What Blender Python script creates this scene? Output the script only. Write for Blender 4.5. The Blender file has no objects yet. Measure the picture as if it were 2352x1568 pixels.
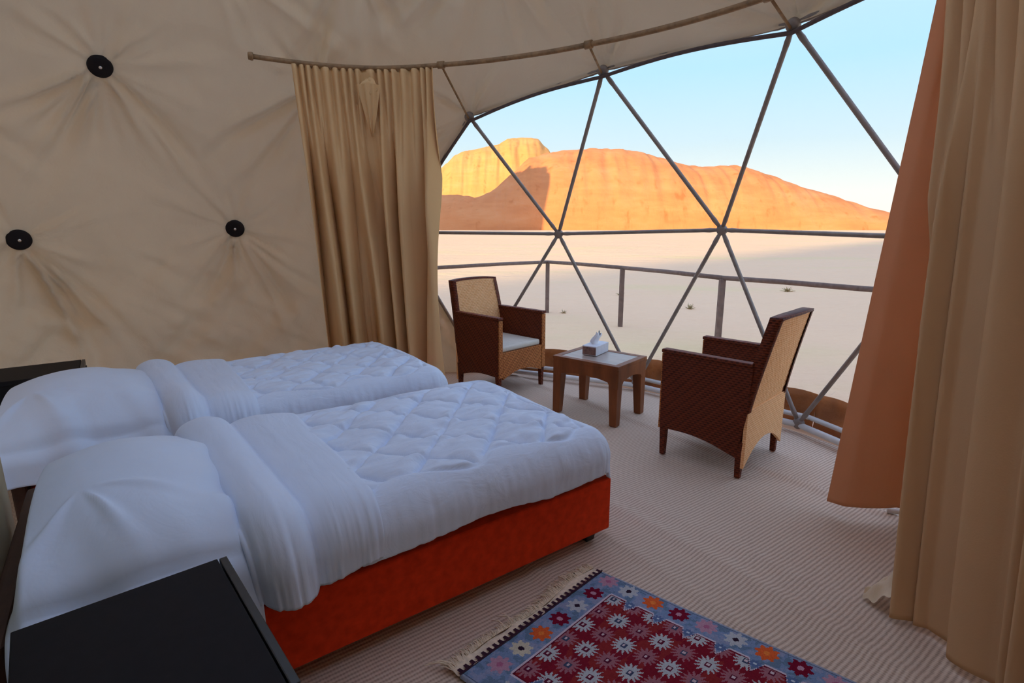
import bpy, bmesh, math, random
import numpy as np
from mathutils import Vector, Matrix, Quaternion

random.seed(7)
np.random.seed(7)
S = bpy.context.scene
COL = S.collection
PI = math.pi

# ------------------------------------------------------------------ camera
EYE = 1.45
cam_d = bpy.data.cameras.new('camera')
cam = bpy.data.objects.new('camera', cam_d)
COL.objects.link(cam)
cam.location = (0, 0, EYE)
cam.rotation_euler = (math.radians(90 - 12.10), 0, 0)
cam_d.sensor_width = 36
cam_d.lens = 19.133
cam_d.clip_start = 0.05
cam_d.clip_end = 9000
S.camera = cam

# ------------------------------------------------------------------ sky, sun, exposure
W_ = bpy.data.worlds.new('sky')
S.world = W_
W_.use_nodes = True
nt = W_.node_tree
nt.nodes.clear()
geo = nt.nodes.new('ShaderNodeTexCoord')
sep = nt.nodes.new('ShaderNodeSeparateXYZ')
ramp = nt.nodes.new('ShaderNodeValToRGB')
bg = nt.nodes.new('ShaderNodeBackground')
out = nt.nodes.new('ShaderNodeOutputWorld')
nt.links.new(geo.outputs['Generated'], sep.inputs[0])
nt.links.new(sep.outputs['Z'], ramp.inputs['Fac'])
nt.links.new(ramp.outputs['Color'], bg.inputs['Color'])
nt.links.new(bg.outputs[0], out.inputs['Surface'])
bg.inputs['Strength'].default_value = 1.06
cr = ramp.color_ramp
cr.elements[0].position = 0.0
cr.elements[0].color = (0.93, 0.86, 0.74, 1)
cr.elements[1].position = 1.0
cr.elements[1].color = (0.58, 0.68, 1.0, 1)
for pos, c in ((0.05, (0.82, 0.84, 0.78, 1)), (0.13, (0.59, 0.74, 0.80, 1)), (0.24, (0.43, 0.70, 0.97, 1)), (0.5, (0.54, 0.71, 0.99, 1))):
    e = cr.elements.new(pos)
    e.color = c

SUN_DIR = Vector((0.64, 0.77, -0.28)).normalized()
sd = bpy.data.lights.new('sun', 'SUN')
sd.energy = 4.5
sd.angle = math.radians(0.53)
sd.color = (1.0, 0.74, 0.32)
sun = bpy.data.objects.new('sun', sd)
COL.objects.link(sun)
sun.location = (-60, -70, 60)
sun.rotation_euler = SUN_DIR.to_track_quat('-Z', 'Y').to_euler()

vs = S.view_settings
vs.view_transform = 'Standard'
vs.look = 'None'
vs.exposure = 0.26
vs.gamma = 1.0
vs.use_curve_mapping = False
try:
    S.cycles.use_denoising = True
    S.cycles.use_adaptive_sampling = True
    S.cycles.adaptive_threshold = 0.08
    S.cycles.adaptive_min_samples = 8
    S.cycles.max_bounces = 5
    S.cycles.diffuse_bounces = 4
    S.cycles.glossy_bounces = 2
    S.cycles.transmission_bounces = 4
    S.cycles.transparent_max_bounces = 8
    S.cycles.sample_clamp_indirect = 4.0
except Exception:
    pass


# ------------------------------------------------------------------ helpers
def lin(r, g, b):
    def f(v):
        v /= 255.0
        return v / 12.92 if v <= 0.04045 else ((v + 0.055) / 1.055) ** 2.4
    return (f(r), f(g), f(b), 1.0)


def hsh(ix, iy, iz, seed):
    n = (ix.astype(np.int64) * 374761393 + iy.astype(np.int64) * 668265263 + iz.astype(np.int64) * 2147483647 + seed * 974711) & 0xFFFFFFFF
    n = ((n ^ (n >> 13)) * 1274126177) & 0xFFFFFFFF
    n = (n ^ (n >> 16)) & 0xFFFFFFFF
    return n.astype(np.float64) / 4294967295.0 * 2 - 1


def vnoise(x, y, z=0.0, seed=0):
    x, y, z = np.broadcast_arrays(np.asarray(x, float), np.asarray(y, float), np.asarray(z, float))
    ix, iy, iz = np.floor(x), np.floor(y), np.floor(z)
    fx, fy, fz = x - ix, y - iy, z - iz
    fx, fy, fz = [t * t * t * (t * (t * 6 - 15) + 10) for t in (fx, fy, fz)]
    r = 0
    for a in (0, 1):
        for b in (0, 1):
            for c in (0, 1):
                w = (fx if a else 1 - fx) * (fy if b else 1 - fy) * (fz if c else 1 - fz)
                r = r + w * hsh(ix + a, iy + b, iz + c, seed)
    return r


def fbm(x, y, z=0.0, oct=4, seed=0):
    r, a = 0, 1.0
    for o in range(oct):
        k = 2.0 ** o
        r = r + a * vnoise(np.asarray(x) * k, np.asarray(y) * k, np.asarray(z) * k, seed + o * 17)
        a *= 0.5
    return r


def sstep(a, b, x):
    t = np.clip((np.asarray(x, float) - a) / (b - a), 0, 1)
    return t * t * (3 - 2 * t)


def link(o, parent=None):
    COL.objects.link(o)
    if parent is not None:
        o.parent = parent
    return o


def tag(o, label=None, cat=None, group=None, kind=None):
    if label:
        o['label'] = label
    if cat:
        o['category'] = cat
    if group:
        o['group'] = group
    if kind:
        o['kind'] = kind
    return o


def thing(name, label, cat, loc=(0, 0, 0), rz=0.0, group=None):
    o = bpy.data.objects.new(name, None)
    o.empty_display_size = 0.2
    o.location = loc
    o.rotation_euler = (0, 0, rz)
    link(o)
    return tag(o, label, cat, group)


def np_mesh(name, V, F, mat, parent=None, smooth=True, loc=None, rz=None):
    me = bpy.data.meshes.new(name)
    V = np.asarray(V, dtype=np.float32)
    F = np.asarray(F, dtype=np.int32)
    n = F.shape[1]
    me.vertices.add(len(V))
    me.vertices.foreach_set('co', V.ravel())
    me.loops.add(F.size)
    me.loops.foreach_set('vertex_index', F.ravel())
    me.polygons.add(len(F))
    me.polygons.foreach_set('loop_start', np.arange(0, F.size, n, dtype=np.int32))
    me.polygons.foreach_set('loop_total', np.full(len(F), n, dtype=np.int32))
    me.update(calc_edges=True)
    me.validate()
    if smooth:
        me.polygons.foreach_set('use_smooth', np.ones(len(F), dtype=bool))
    if mat:
        me.materials.append(mat)
    o = bpy.data.objects.new(name, me)
    link(o, parent)
    if loc is not None:
        o.location = loc
    if rz is not None:
        o.rotation_euler = (0, 0, rz)
    return o


def grid_faces(nu, nv, closed_u=False):
    i = np.arange(nu if closed_u else nu - 1)
    j = np.arange(nv - 1)
    I, J = np.meshgrid(i, j, indexing='ij')
    I2 = (I + 1) % nu
    return np.stack([I * nv + J, I2 * nv + J, I2 * nv + J + 1, I * nv + J + 1], -1).reshape(-1, 4)


def grid_normals(P):
    du = np.gradient(P, axis=0)
    dv = np.gradient(P, axis=1)
    n = np.cross(du, dv)
    return n / np.maximum(np.linalg.norm(n, axis=2, keepdims=True), 1e-9)


def bm_obj(name, bm, mat, parent=None, smooth=False):
    me = bpy.data.meshes.new(name)
    bmesh.ops.recalc_face_normals(bm, faces=bm.faces)
    bm.to_mesh(me)
    bm.free()
    if smooth:
        me.polygons.foreach_set('use_smooth', np.ones(len(me.polygons), dtype=bool))
    if mat:
        me.materials.append(mat)
    o = bpy.data.objects.new(name, me)
    link(o, parent)
    return o


def box_bm(bm, x0, x1, y0, y1, z0, z1, bev=0.004, taper=None, seg=2):
    """axis box; taper = (dx0,dx1,dy0,dy1) insets of the bottom face"""
    t = taper or (0, 0, 0, 0)
    co = [(x0 + t[0], y0 + t[2], z0), (x1 - t[1], y0 + t[2], z0), (x1 - t[1], y1 - t[3], z0), (x0 + t[0], y1 - t[3], z0),
          (x0, y0, z1), (x1, y0, z1), (x1, y1, z1), (x0, y1, z1)]
    v = [bm.verts.new(c) for c in co]
    fs = []
    for q in ((0, 3, 2, 1), (4, 5, 6, 7), (0, 1, 5, 4), (1, 2, 6, 5), (2, 3, 7, 6), (3, 0, 4, 7)):
        fs.append(bm.faces.new([v[i] for i in q]))
    if bev > 0:
        es = list({e for f in fs for e in f.edges})
        bmesh.ops.bevel(bm, geom=es, offset=bev, segments=seg, affect='EDGES', profile=0.6)
    return bm


def prism_bm(bm, outline, axis, a0, a1, bev=0.0):
    """extrude a 2D outline; axis 'x': outline=(y,z) ; 'y': outline=(x,z)"""
    def mk(p, a):
        return (a, p[0], p[1]) if axis == 'x' else (p[0], a, p[1])
    A = [bm.verts.new(mk(p, a0)) for p in outline]
    B = [bm.verts.new(mk(p, a1)) for p in outline]
    n = len(outline)
    fs = [bm.faces.new(A), bm.faces.new(list(reversed(B)))]
    for i in range(n):
        fs.append(bm.faces.new([A[i], B[i], B[(i + 1) % n], A[(i + 1) % n]]))
    if bev > 0:
        es = list({e for f in fs for e in f.edges})
        bmesh.ops.bevel(bm, geom=es, offset=bev, segments=2, affect='EDGES', profile=0.6)
    return bm


def tube_bm(bm, pts, r, seg=10, cap=True):
    pts = [Vector(p) for p in pts]
    rings = []
    n = len(pts)
    up = Vector((0, 0, 1))
    prev = None
    for i, p in enumerate(pts):
        d = (pts[min(i + 1, n - 1)] - pts[max(i - 1, 0)]).normalized()
        a = d.cross(up)
        if a.length < 1e-3:
            a = d.cross(Vector((1, 0, 0)))
        a.normalize()
        if prev is not None and a.dot(prev) < 0:
            a = -a
        prev = a
        b = d.cross(a).normalized()
        rr = r[i] if isinstance(r, (list, tuple)) else r
        rings.append([bm.verts.new(p + (a * math.cos(2 * PI * k / seg) + b * math.sin(2 * PI * k / seg)) * rr) for k in range(seg)])
    for i in range(n - 1):
        for k in range(seg):
            bm.faces.new([rings[i][k], rings[i][(k + 1) % seg], rings[i + 1][(k + 1) % seg], rings[i + 1][k]])
    if cap:
        bm.faces.new(rings[0])
        bm.faces.new(list(reversed(rings[-1])))
    return bm


def tube(name, pts, r, mat, parent=None, seg=10):
    bm = bmesh.new()
    tube_bm(bm, pts, r, seg)
    return bm_obj(name, bm, mat, parent, True)


def disc_bm(bm, centre, normal, prof, seg=24):
    """lathe profile [(radius, height along normal)] closed to axis"""
    n = Vector(normal).normalized()
    a = n.orthogonal().normalized()
    b = n.cross(a)
    c = Vector(centre)
    rings = []
    for rr, h in prof:
        if rr <= 1e-6:
            rings.append([bm.verts.new(c + n * h)])
        else:
            rings.append([bm.verts.new(c + n * h + (a * math.cos(2 * PI * k / seg) + b * math.sin(2 * PI * k / seg)) * rr) for k in range(seg)])
    for A, B in zip(rings[:-1], rings[1:]):
        for k in range(seg):
            k2 = (k + 1) % seg
            if len(A) == 1 and len(B) > 1:
                bm.faces.new([A[0], B[k], B[k2]])
            elif len(B) == 1 and len(A) > 1:
                bm.faces.new([A[k], A[k2], B[0]])
            else:
                bm.faces.new([A[k], A[k2], B[k2], B[k]])
    return bm


# ------------------------------------------------------------------ materials
class NT:
    def __init__(self, name):
        self.m = bpy.data.materials.new(name)
        self.m.use_nodes = True
        self.t = self.m.node_tree
        self.t.nodes.clear()
        self.out = self.n('ShaderNodeOutputMaterial')

    def n(self, typ, **kw):
        nd = self.t.nodes.new(typ)
        for k, v in kw.items():
            if hasattr(nd, k):
                setattr(nd, k, v)
        return nd

    def l(self, a, b):
        self.t.links.new(a, b)

    def coord(self, scale=(1, 1, 1), rot=(0, 0, 0), kind='Object'):
        tc = self.n('ShaderNodeTexCoord')
        mp = self.n('ShaderNodeMapping')
        mp.inputs['Scale'].default_value = scale
        mp.inputs['Rotation'].default_value = rot
        self.l(tc.outputs[kind], mp.inputs[0])
        return mp.outputs[0]

    def noise(self, co, scale, detail=4, rough=0.55, dist=0.0):
        nd = self.n('ShaderNodeTexNoise')
        nd.inputs['Scale'].default_value = scale
        nd.inputs['Detail'].default_value = detail
        nd.inputs['Roughness'].default_value = rough
        nd.inputs['Distortion'].default_value = dist
        self.l(co, nd.inputs['Vector'])
        return nd.outputs['Fac']

    def wave(self, co, scale, direction='X', dist=0.0, dscale=1.0, detail=2.0):
        nd = self.n('ShaderNodeTexWave')
        nd.wave_type = 'BANDS'
        nd.bands_direction = direction
        nd.inputs['Scale'].default_value = scale
        nd.inputs['Distortion'].default_value = dist
        nd.inputs['Detail'].default_value = detail
        nd.inputs['Detail Scale'].default_value = dscale
        self.l(co, nd.inputs['Vector'])
        return nd.outputs['Fac']

    def ramp(self, fac, stops):
        nd = self.n('ShaderNodeValToRGB')
        e = nd.color_ramp.elements
        e[0].position, e[0].color = stops[0]
        e[1].position, e[1].color = stops[-1]
        for p, c in stops[1:-1]:
            q = e.new(p)
            q.color = c
        self.l(fac, nd.inputs[0])
        return nd.outputs[0]

    def math(self, op, a, b=None):
        nd = self.n('ShaderNodeMath', operation=op)
        for i, x in enumerate((a, b)):
            if x is None:
                continue
            if isinstance(x, (int, float)):
                nd.inputs[i].default_value = x
            else:
                self.l(x, nd.inputs[i])
        return nd.outputs[0]

    def mixc(self, fac, a, b, mode='MIX'):
        nd = self.n('ShaderNodeMix', data_type='RGBA', blend_type=mode)
        for sock, x in ((nd.inputs['Factor'], fac), (nd.inputs[6], a), (nd.inputs[7], b)):
            if isinstance(x, (int, float)):
                sock.default_value = x
            elif isinstance(x, tuple):
                sock.default_value = x
            else:
                self.l(x, sock)
        return nd.outputs[2]

    def bump(self, h, strength=0.5, dist=0.01, normal=None):
        nd = self.n('ShaderNodeBump')
        nd.inputs['Strength'].default_value = strength
        nd.inputs['Distance'].default_value = dist
        self.l(h, nd.inputs['Height'])
        if normal is not None:
            self.l(normal, nd.inputs['Normal'])
        return nd.outputs[0]

    def pbr(self, color, rough=0.7, normal=None, metal=0.0, spec=0.3, sheen=0.0, sheen_tint=None):
        p = self.n('ShaderNodeBsdfPrincipled')
        if isinstance(color, tuple):
            p.inputs['Base Color'].default_value = color
        else:
            self.l(color, p.inputs['Base Color'])
        if isinstance(rough, (int, float)):
            p.inputs['Roughness'].default_value = rough
        else:
            self.l(rough, p.inputs['Roughness'])
        p.inputs['Metallic'].default_value = metal
        p.inputs['Specular IOR Level'].default_value = spec
        p.inputs['Sheen Weight'].default_value = sheen
        if sheen_tint:
            p.inputs['Sheen Tint'].default_value = sheen_tint
        if normal is not None:
            self.l(normal, p.inputs['Normal'])
        return p

    def done(self, shader):
        self.l(shader.outputs[0], self.out.inputs['Surface'])
        return self.m


def cloth_translucent(name, color, trans_color, w, bump_scale=90.0, bump=0.15, rough_noise=None, vary=0.12):
    m = NT(name)
    co = m.coord()
    big = m.noise(co, 1.6, 3)
    dark = tuple(c * (1 - vary) for c in color[:3]) + (1,)
    colr = m.ramp(big, [(0.3, dark), (0.7, color)])
    h = m.noise(co, bump_scale, 3)
    nb = m.bump(h, bump, 0.004)
    if rough_noise:
        h2 = m.noise(m.coord(rough_noise[1]), rough_noise[0], 4, 0.6, 0.6)
        nb = m.bump(h2, rough_noise[2], rough_noise[3], nb)
    d = m.n('ShaderNodeBsdfDiffuse')
    m.l(colr, d.inputs['Color'])
    m.l(nb, d.inputs['Normal'])
    t = m.n('ShaderNodeBsdfTranslucent')
    t.inputs['Color'].default_value = trans_color
    m.l(nb, t.inputs['Normal'])
    mx = m.n('ShaderNodeMixShader')
    mx.inputs[0].default_value = w
    m.l(d.outputs[0], mx.inputs[1])
    m.l(t.outputs[0], mx.inputs[2])
    return m.done(mx)


def simple(name, color, rough=0.6, nscale=20, vary=0.15, bump=0.1, bdist=0.003, metal=0.0, spec=0.3, stretch=(1, 1, 1), sheen=0.0, sheen_tint=None):
    m = NT(name)
    co = m.coord(stretch)
    f = m.noise(co, nscale, 4)
    lo = tuple(c * (1 - vary) for c in color[:3]) + (1,)
    hi = tuple(min(1, c * (1 + vary)) for c in color[:3]) + (1,)
    c = m.ramp(f, [(0.3, lo), (0.7, hi)])
    nb = m.bump(f, bump, bdist)
    return m.done(m.pbr(c, rough, nb, metal, spec, sheen, sheen_tint))


def wicker(name, color, dark):
    """basket weave: two crossed strand families"""
    m = NT(name)
    co = m.coord()
    a = m.wave(co, 22, 'Z', 0.6, 2.0)
    b = m.wave(m.coord(rot=(0, 0, 0.0)), 10, 'DIAGONAL', 0.4, 1.0)
    chk = m.n('ShaderNodeTexChecker')
    chk.inputs['Scale'].default_value = 62
    m.l(co, chk.inputs['Vector'])
    h = m.math('ADD', m.math('MULTIPLY', a, 0.7), m.math('MULTIPLY', chk.outputs['Fac'], 0.45))
    h = m.math('ADD', h, m.math('MULTIPLY', b, 0.25))
    n = m.noise(co, 9, 3)
    h2 = m.math('ADD', m.math('MULTIPLY', h, 0.7), m.math('MULTIPLY', n, 0.35))
    c = m.ramp(h2, [(0.25, dark), (0.95, color)])
    nb = m.bump(h, 0.55, 0.004)
    return m.done(m.pbr(c, 0.55, nb, spec=0.25))


CANVAS = cloth_translucent('canvas_liner', (0.70, 0.572, 0.42, 1), (0.90, 0.68, 0.44, 1), 0.13, 70, 0.10, (5.0, (1, 1, 1), 0.35, 0.03), 0.06)
CURT_CREAM = cloth_translucent('curtain_cream', (0.92, 0.61, 0.31, 1), (0.80, 0.40, 0.12, 1), 0.16, 160, 0.12, None, 0.08)
CURT_LINING = cloth_translucent('curtain_lining', (0.80, 0.44, 0.25, 1), (0.85, 0.42, 0.20, 1), 0.35, 160, 0.12, (3.0, (1, 1, 0.3), 0.25, 0.03), 0.10)
CURT_BEIGE = cloth_translucent('curtain_beige', (0.76, 0.48, 0.26, 1), (0.6, 0.32, 0.13, 1), 0.12, 160, 0.12, None, 0.08)
FLAPCLOTH = cloth_translucent('curtain_selvedge', (0.86, 0.70, 0.50, 1), (0.8, 0.6, 0.4, 1), 0.1, 120, 0.12, None, 0.08)
PART_CLOTH = cloth_translucent('partition_cloth', lin(212, 200, 170), lin(205, 190, 150), 0.25, 120, 0.12, None, 0.08)


def white_cloth(name, color, wr=(26, (1, 1, 1)), amp=0.006):
    m = NT(name)
    co = m.coord(wr[1])
    h = m.noise(co, wr[0], 4, 0.55, 0.8)
    f = m.noise(m.coord(), 220, 2)
    nb = m.bump(h, 0.7, amp)
    nb = m.bump(f, 0.08, 0.001, nb)
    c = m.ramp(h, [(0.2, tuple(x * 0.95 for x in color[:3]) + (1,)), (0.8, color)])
    return m.done(m.pbr(c, 0.75, nb, spec=0.15, sheen=0.15))


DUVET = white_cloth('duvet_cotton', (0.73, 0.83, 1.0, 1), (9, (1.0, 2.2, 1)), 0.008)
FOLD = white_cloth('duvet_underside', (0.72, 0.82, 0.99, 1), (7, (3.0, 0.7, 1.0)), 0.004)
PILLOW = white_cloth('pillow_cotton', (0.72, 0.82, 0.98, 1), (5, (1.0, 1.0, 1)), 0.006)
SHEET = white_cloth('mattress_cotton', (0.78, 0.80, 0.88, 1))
VELVET = simple('rust_velvet', lin(222, 62, 26), 0.8, 26, 0.16, 0.12, 0.003, spec=0.1, sheen=0.35, sheen_tint=lin(220, 96, 50))
DARKWOOD = simple('dark_headboard', lin(70, 46, 34), 0.6, 10, 0.2)
BLACK = simple('black_laminate', lin(27, 25, 28), 0.6, 40, 0.1, 0.04, spec=0.15)
BLACKEDGE = simple('black_edge', lin(44, 46, 48), 0.4, 40, 0.1, 0.03, spec=0.5)
BLACKPL = simple('black_plastic', lin(22, 20, 20), 0.5, 60, 0.1, 0.05, spec=0.4)
RUBBER = simple('black_rubber', lin(26, 20, 24), 0.7, 60, 0.1, 0.05)
CHROME = simple('chrome_bolt', (0.8, 0.8, 0.8, 1), 0.25, 60, 0.05, 0.0, metal=1.0)
STEEL = simple('galvanised_steel', lin(146, 136, 130), 0.5, 14, 0.15, 0.05, metal=0.2, spec=0.35)
PIPEWHITE = simple('white_pipe', lin(226, 224, 222), 0.45, 20, 0.06, 0.02)
RAILM = simple('railing_wood', lin(124, 104, 96), 0.8, 20, 0.2, 0.2)
ROD = simple('rod_brown', lin(150, 118, 84), 0.5, 24, 0.3, 0.15, spec=0.3, stretch=(1, 1, 1))
TRIMDK = simple('edge_piping', lin(96, 84, 84), 0.7, 30, 0.2)
SKIRT = simple('brown_skirt', lin(172, 104, 54), 0.7, 5, 0.35, 0.6, 0.03)
WICK_DK = wicker('wicker_dark', lin(120, 54, 30), lin(58, 22, 11))
WICK_TAN = wicker('wicker_tan', (1.0, 0.60, 0.31, 1), (0.90, 0.45, 0.18, 1))
WICK_MID = wicker('wicker_mid', lin(205, 132, 72), lin(130, 70, 34))
CUSHION = white_cloth('seat_cushion', (0.74, 0.70, 0.62, 1))
TABLEWOOD = simple('table_wood', lin(132, 76, 40), 0.45, 12, 0.3, 0.15, spec=0.35, stretch=(1, 1, 0.25))
TABLETOP = simple('table_top_inlay', lin(176, 160, 150), 0.32, 8, 0.15, 0.03, spec=0.6, stretch=(0.4, 2, 1))
TISSUEW = simple('tissue_white', (0.85, 0.87, 0.93, 1), 0.8, 30, 0.04)
BOXPRINT = simple('tissue_box_card', (0.72, 0.74, 0.82, 1), 0.5, 30, 0.05)
BOXDARK = simple('tissue_box_print', lin(136, 104, 96), 0.5, 26, 0.5, 0.0)
FRINGE = simple('fringe_wool', lin(238, 218, 192), 0.9, 60, 0.15, 0.3)


def carpet_mat():
    m = NT('ribbed_carpet')
    ang = math.atan2(0.586, 0.81)
    co = m.coord(rot=(0, 0, -ang))
    rib = m.wave(co, 17.5, 'Y', 0.9, 3.0)
    strand = m.wave(co, 30, 'X', 1.5, 3.0)
    n1 = m.noise(co, 60, 3)
    n2 = m.noise(co, 1.3, 4)
    h = m.math('ADD', m.math('MULTIPLY', rib, 0.75), m.math('MULTIPLY', strand, 0.22))
    h = m.math('ADD', h, m.math('MULTIPLY', n1, 0.3))
    c = m.ramp(h, [(0.15, lin(176, 152, 134)), (0.62, lin(218, 194, 174)), (1.0, lin(234, 214, 194))])
    c = m.mixc(m.math('MULTIPLY', n2, 0.35), c, lin(186, 164, 146))
    nb = m.bump(h, 0.4, 0.004)
    return m.done(m.pbr(c, 0.9, nb, spec=0.1))


CARPET = carpet_mat()


def sand_mat():
    m = NT('desert_sand')
    co = m.coord()
    a = m.noise(co, 0.05, 5, 0.6)
    b = m.noise(m.coord((0.6, 1.8, 1)), 0.6, 5, 0.6)
    g = m.noise(m.coord((0.35, 1.0, 1)), 0.22, 4, 0.6)
    c = m.ramp(a, [(0.3, (0.94, 0.63, 0.40, 1)), (0.7, (0.97, 0.67, 0.42, 1))])
    c = m.mixc(m.math('MULTIPLY', b, 0.3), c, (0.78, 0.54, 0.42, 1))
    # scattered dry desert grass tint
    gr = m.ramp(g, [(0.52, (0, 0, 0, 1)), (0.66, (1, 1, 1, 1))])
    c = m.mixc(m.math('MULTIPLY', gr, 0.55), c, (0.82, 0.66, 0.34, 1))
    f = m.noise(co, 3.0, 5, 0.65)
    nb = m.bump(f, 0.25, 0.15)
    nb = m.bump(b, 0.3, 0.4, nb)
    return m.done(m.pbr(c, 0.95, nb, spec=0.05))


SAND = sand_mat()


def rock_mat(name, c1, c2, c3):
    m = NT(name)
    co = m.coord()
    st = m.noise(m.coord((1, 1, 4.0)), 0.012, 6, 0.65)
    fi = m.noise(m.coord((3, 3, 0.5)), 0.02, 6, 0.6)
    c = m.ramp(st, [(0.3, c1), (0.5, c2), (0.72, c3)])
    dk = m.ramp(fi, [(0.30, (0.80, 0.68, 0.60, 1)), (0.42, (1, 1, 1, 1))])
    c = m.mixc(0.8, c, dk, 'MULTIPLY')
    h = m.math('ADD', m.noise(co, 0.05, 8, 0.65), m.math('MULTIPLY', fi, 0.8))
    nb = m.bump(h, 0.3, 6.0)
    return m.done(m.pbr(c, 0.95, nb, spec=0.05))


ROCK_ORANGE = rock_mat('orange_sandstone', (0.70, 0.25, 0.10, 1), (0.78, 0.30, 0.12, 1), (0.82, 0.355, 0.16, 1))
ROCK_YELLOW = rock_mat('yellow_sandstone', (0.78, 0.37, 0.12, 1), (0.82, 0.40, 0.14, 1), (0.86, 0.45, 0.18, 1))
ROCK_DARK = rock_mat('brown_sandstone', lin(170, 116, 86), lin(190, 134, 100), lin(206, 150, 112))


def pane_mat():
    m = NT('clear_film')
    t = m.n('ShaderNodeBsdfTransparent')
    t.inputs[0].default_value = (0.985, 0.99, 0.99, 1)
    g = m.n('ShaderNodeBsdfGlossy')
    g.inputs['Roughness'].default_value = 0.08
    mx = m.n('ShaderNodeMixShader')
    mx.inputs[0].default_value = 0.02
    m.l(t.outputs[0], mx.inputs[1])
    m.l(g.outputs[0], mx.inputs[2])
    return m.done(mx)


FILM = pane_mat()

# ------------------------------------------------------------------ dome geometry
DC = Vector((-1.04, 1.80, 0.523))
DR = 3.65
STEP = math.radians(24)
PHI0 = math.radians(54.8)
ROWZ = (0.05, 1.38, 2.53, 3.36)


def hub_default(row, k):
    if row == 4:
        return Vector((DC.x, DC.y, DC.z + DR))
    z = ROWZ[row]
    r = math.sqrt(DR ** 2 - (z - DC.z) ** 2)
    a = PHI0 - k * STEP
    return Vector((DC.x + r * math.cos(a), DC.y + r * math.sin(a), z))


# hubs surveyed individually: a real frame is never perfectly regular
SURVEY = {(2, -2): (-1.611, 4.796, 2.53), (0, 0): (1.113, 4.706, 0.05), (0, 1): (2.052, 3.687, 0.06), (1, 0.5): (1.580, 4.181, 1.412), (1, -0.5): (0.423, 5.035, 1.369),
          (2, 0): (0.666, 4.310, 2.550), (2, 1): (1.575, 3.351, 2.542), (2, -1): (-0.360, 4.891, 2.341),
          (1, -2.5): (-2.503, 5.023, 1.415), (1, -3.5): (-3.704, 4.159, 1.338), (2, -3): (-2.922, 4.184, 2.546)}


def hub(row, k):
    kk = ((k + 7) % 15) - 7
    if row == 4:
        return hub_default(4, 0)
    if (row, kk) in SURVEY:
        return Vector(SURVEY[(row, kk)])
    return hub_default(row, kk)


tris = []          # list of ((row,k),(row,k),(row,k))
for k in range(15):
    tris.append(((0, k), (0, k + 1), (1, k + 0.5)))
    tris.append(((1, k - 0.5), (1, k + 0.5), (0, k)))
    tris.append(((1, k - 0.5), (1, k + 0.5), (2, k)))
    tris.append(((2, k), (2, k + 1), (1, k + 0.5)))
    tris.append(((2, k), (2, k + 1), (3, k + 0.5)))
    tris.append(((3, k - 0.5), (3, k + 0.5), (2, k)))
    tris.append(((3, k - 0.5), (3, k + 0.5), (4, 0)))


def norm_id(h):
    return (h[0], ((h[1] + 7) % 15) - 7) if h[0] != 4 else (4, 0)


tris = [tuple(norm_id(h) for h in t) for t in tris]
WIN_HUBS = {(2, k) for k in (-1, 0, 1, 2)} | {(1, k + 0.5) for k in (-2, -1, 0, 1, 2)} | {(0, k) for k in (-1, 0, 1, 2)}
win_tris = [t for t in tris if all(h in WIN_HUBS for h in t)]
ADDED_OPENING_HUBS = {norm_id(h) for h in ((0, 6), (0, 7), (0, 8), (1, 6.5), (1, 7.5), (2, 7), (1, 5.5), (1, 8.5), (2, 6), (2, 8))}
added_sky_tris = [t for t in tris if (4, 0) in t and all(-4 < h[1] < 6 for h in t if h[0] == 3)]
added_opening_tris = [t for t in tris if all(h in ADDED_OPENING_HUBS for h in t)]
liner_tris = [t for t in tris if t not in win_tris and t not in added_sky_tris and t not in added_opening_tris]

all_hubs = sorted({h for t in tris for h in t})
hub_pos = {h: hub(*h) for h in all_hubs}
disc_hubs = [h for h in all_hubs if h[0] in (1, 2) and h not in WIN_HUBS]


# ------------------------------------------------------------------ ground and distant rock
def ground_z(x, y):
    d = np.hypot(x, y)
    z = -0.035 - 8.0 * sstep(60, 700, d)
    near = sstep(5.0, 9.0, np.hypot(x - DC.x, y - DC.y))
    z = z + near * (0.035 * fbm(x * 0.35, y * 0.35, 0, 3, 3) + 0.010 * fbm(x * 1.7, y * 1.7, 0, 2, 9)) * (1 - sstep(40, 120, d))
    z = z + sstep(50, 200, d) * (1 - sstep(500, 900, d)) * 0.5 * fbm(x * 0.02, y * 0.02, 0, 3, 5)
    return z


def make_ground():
    nr, na = 230, 300
    r = np.concatenate([[0.01], np.geomspace(1.0, 5000, nr - 1)])
    a = np.linspace(0, 2 * PI, na, endpoint=False)
    A, R = np.meshgrid(a, r, indexing='ij')
    x, y = R * np.cos(A), R * np.sin(A)
    V = np.stack([x, y, ground_z(x, y)], -1).reshape(-1, 3)
    o = np_mesh('ground', V, grid_faces(na, nr, True), SAND)
    return tag(o, 'open desert sand plain outside the tent', 'sand', kind='structure')


make_ground()


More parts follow.
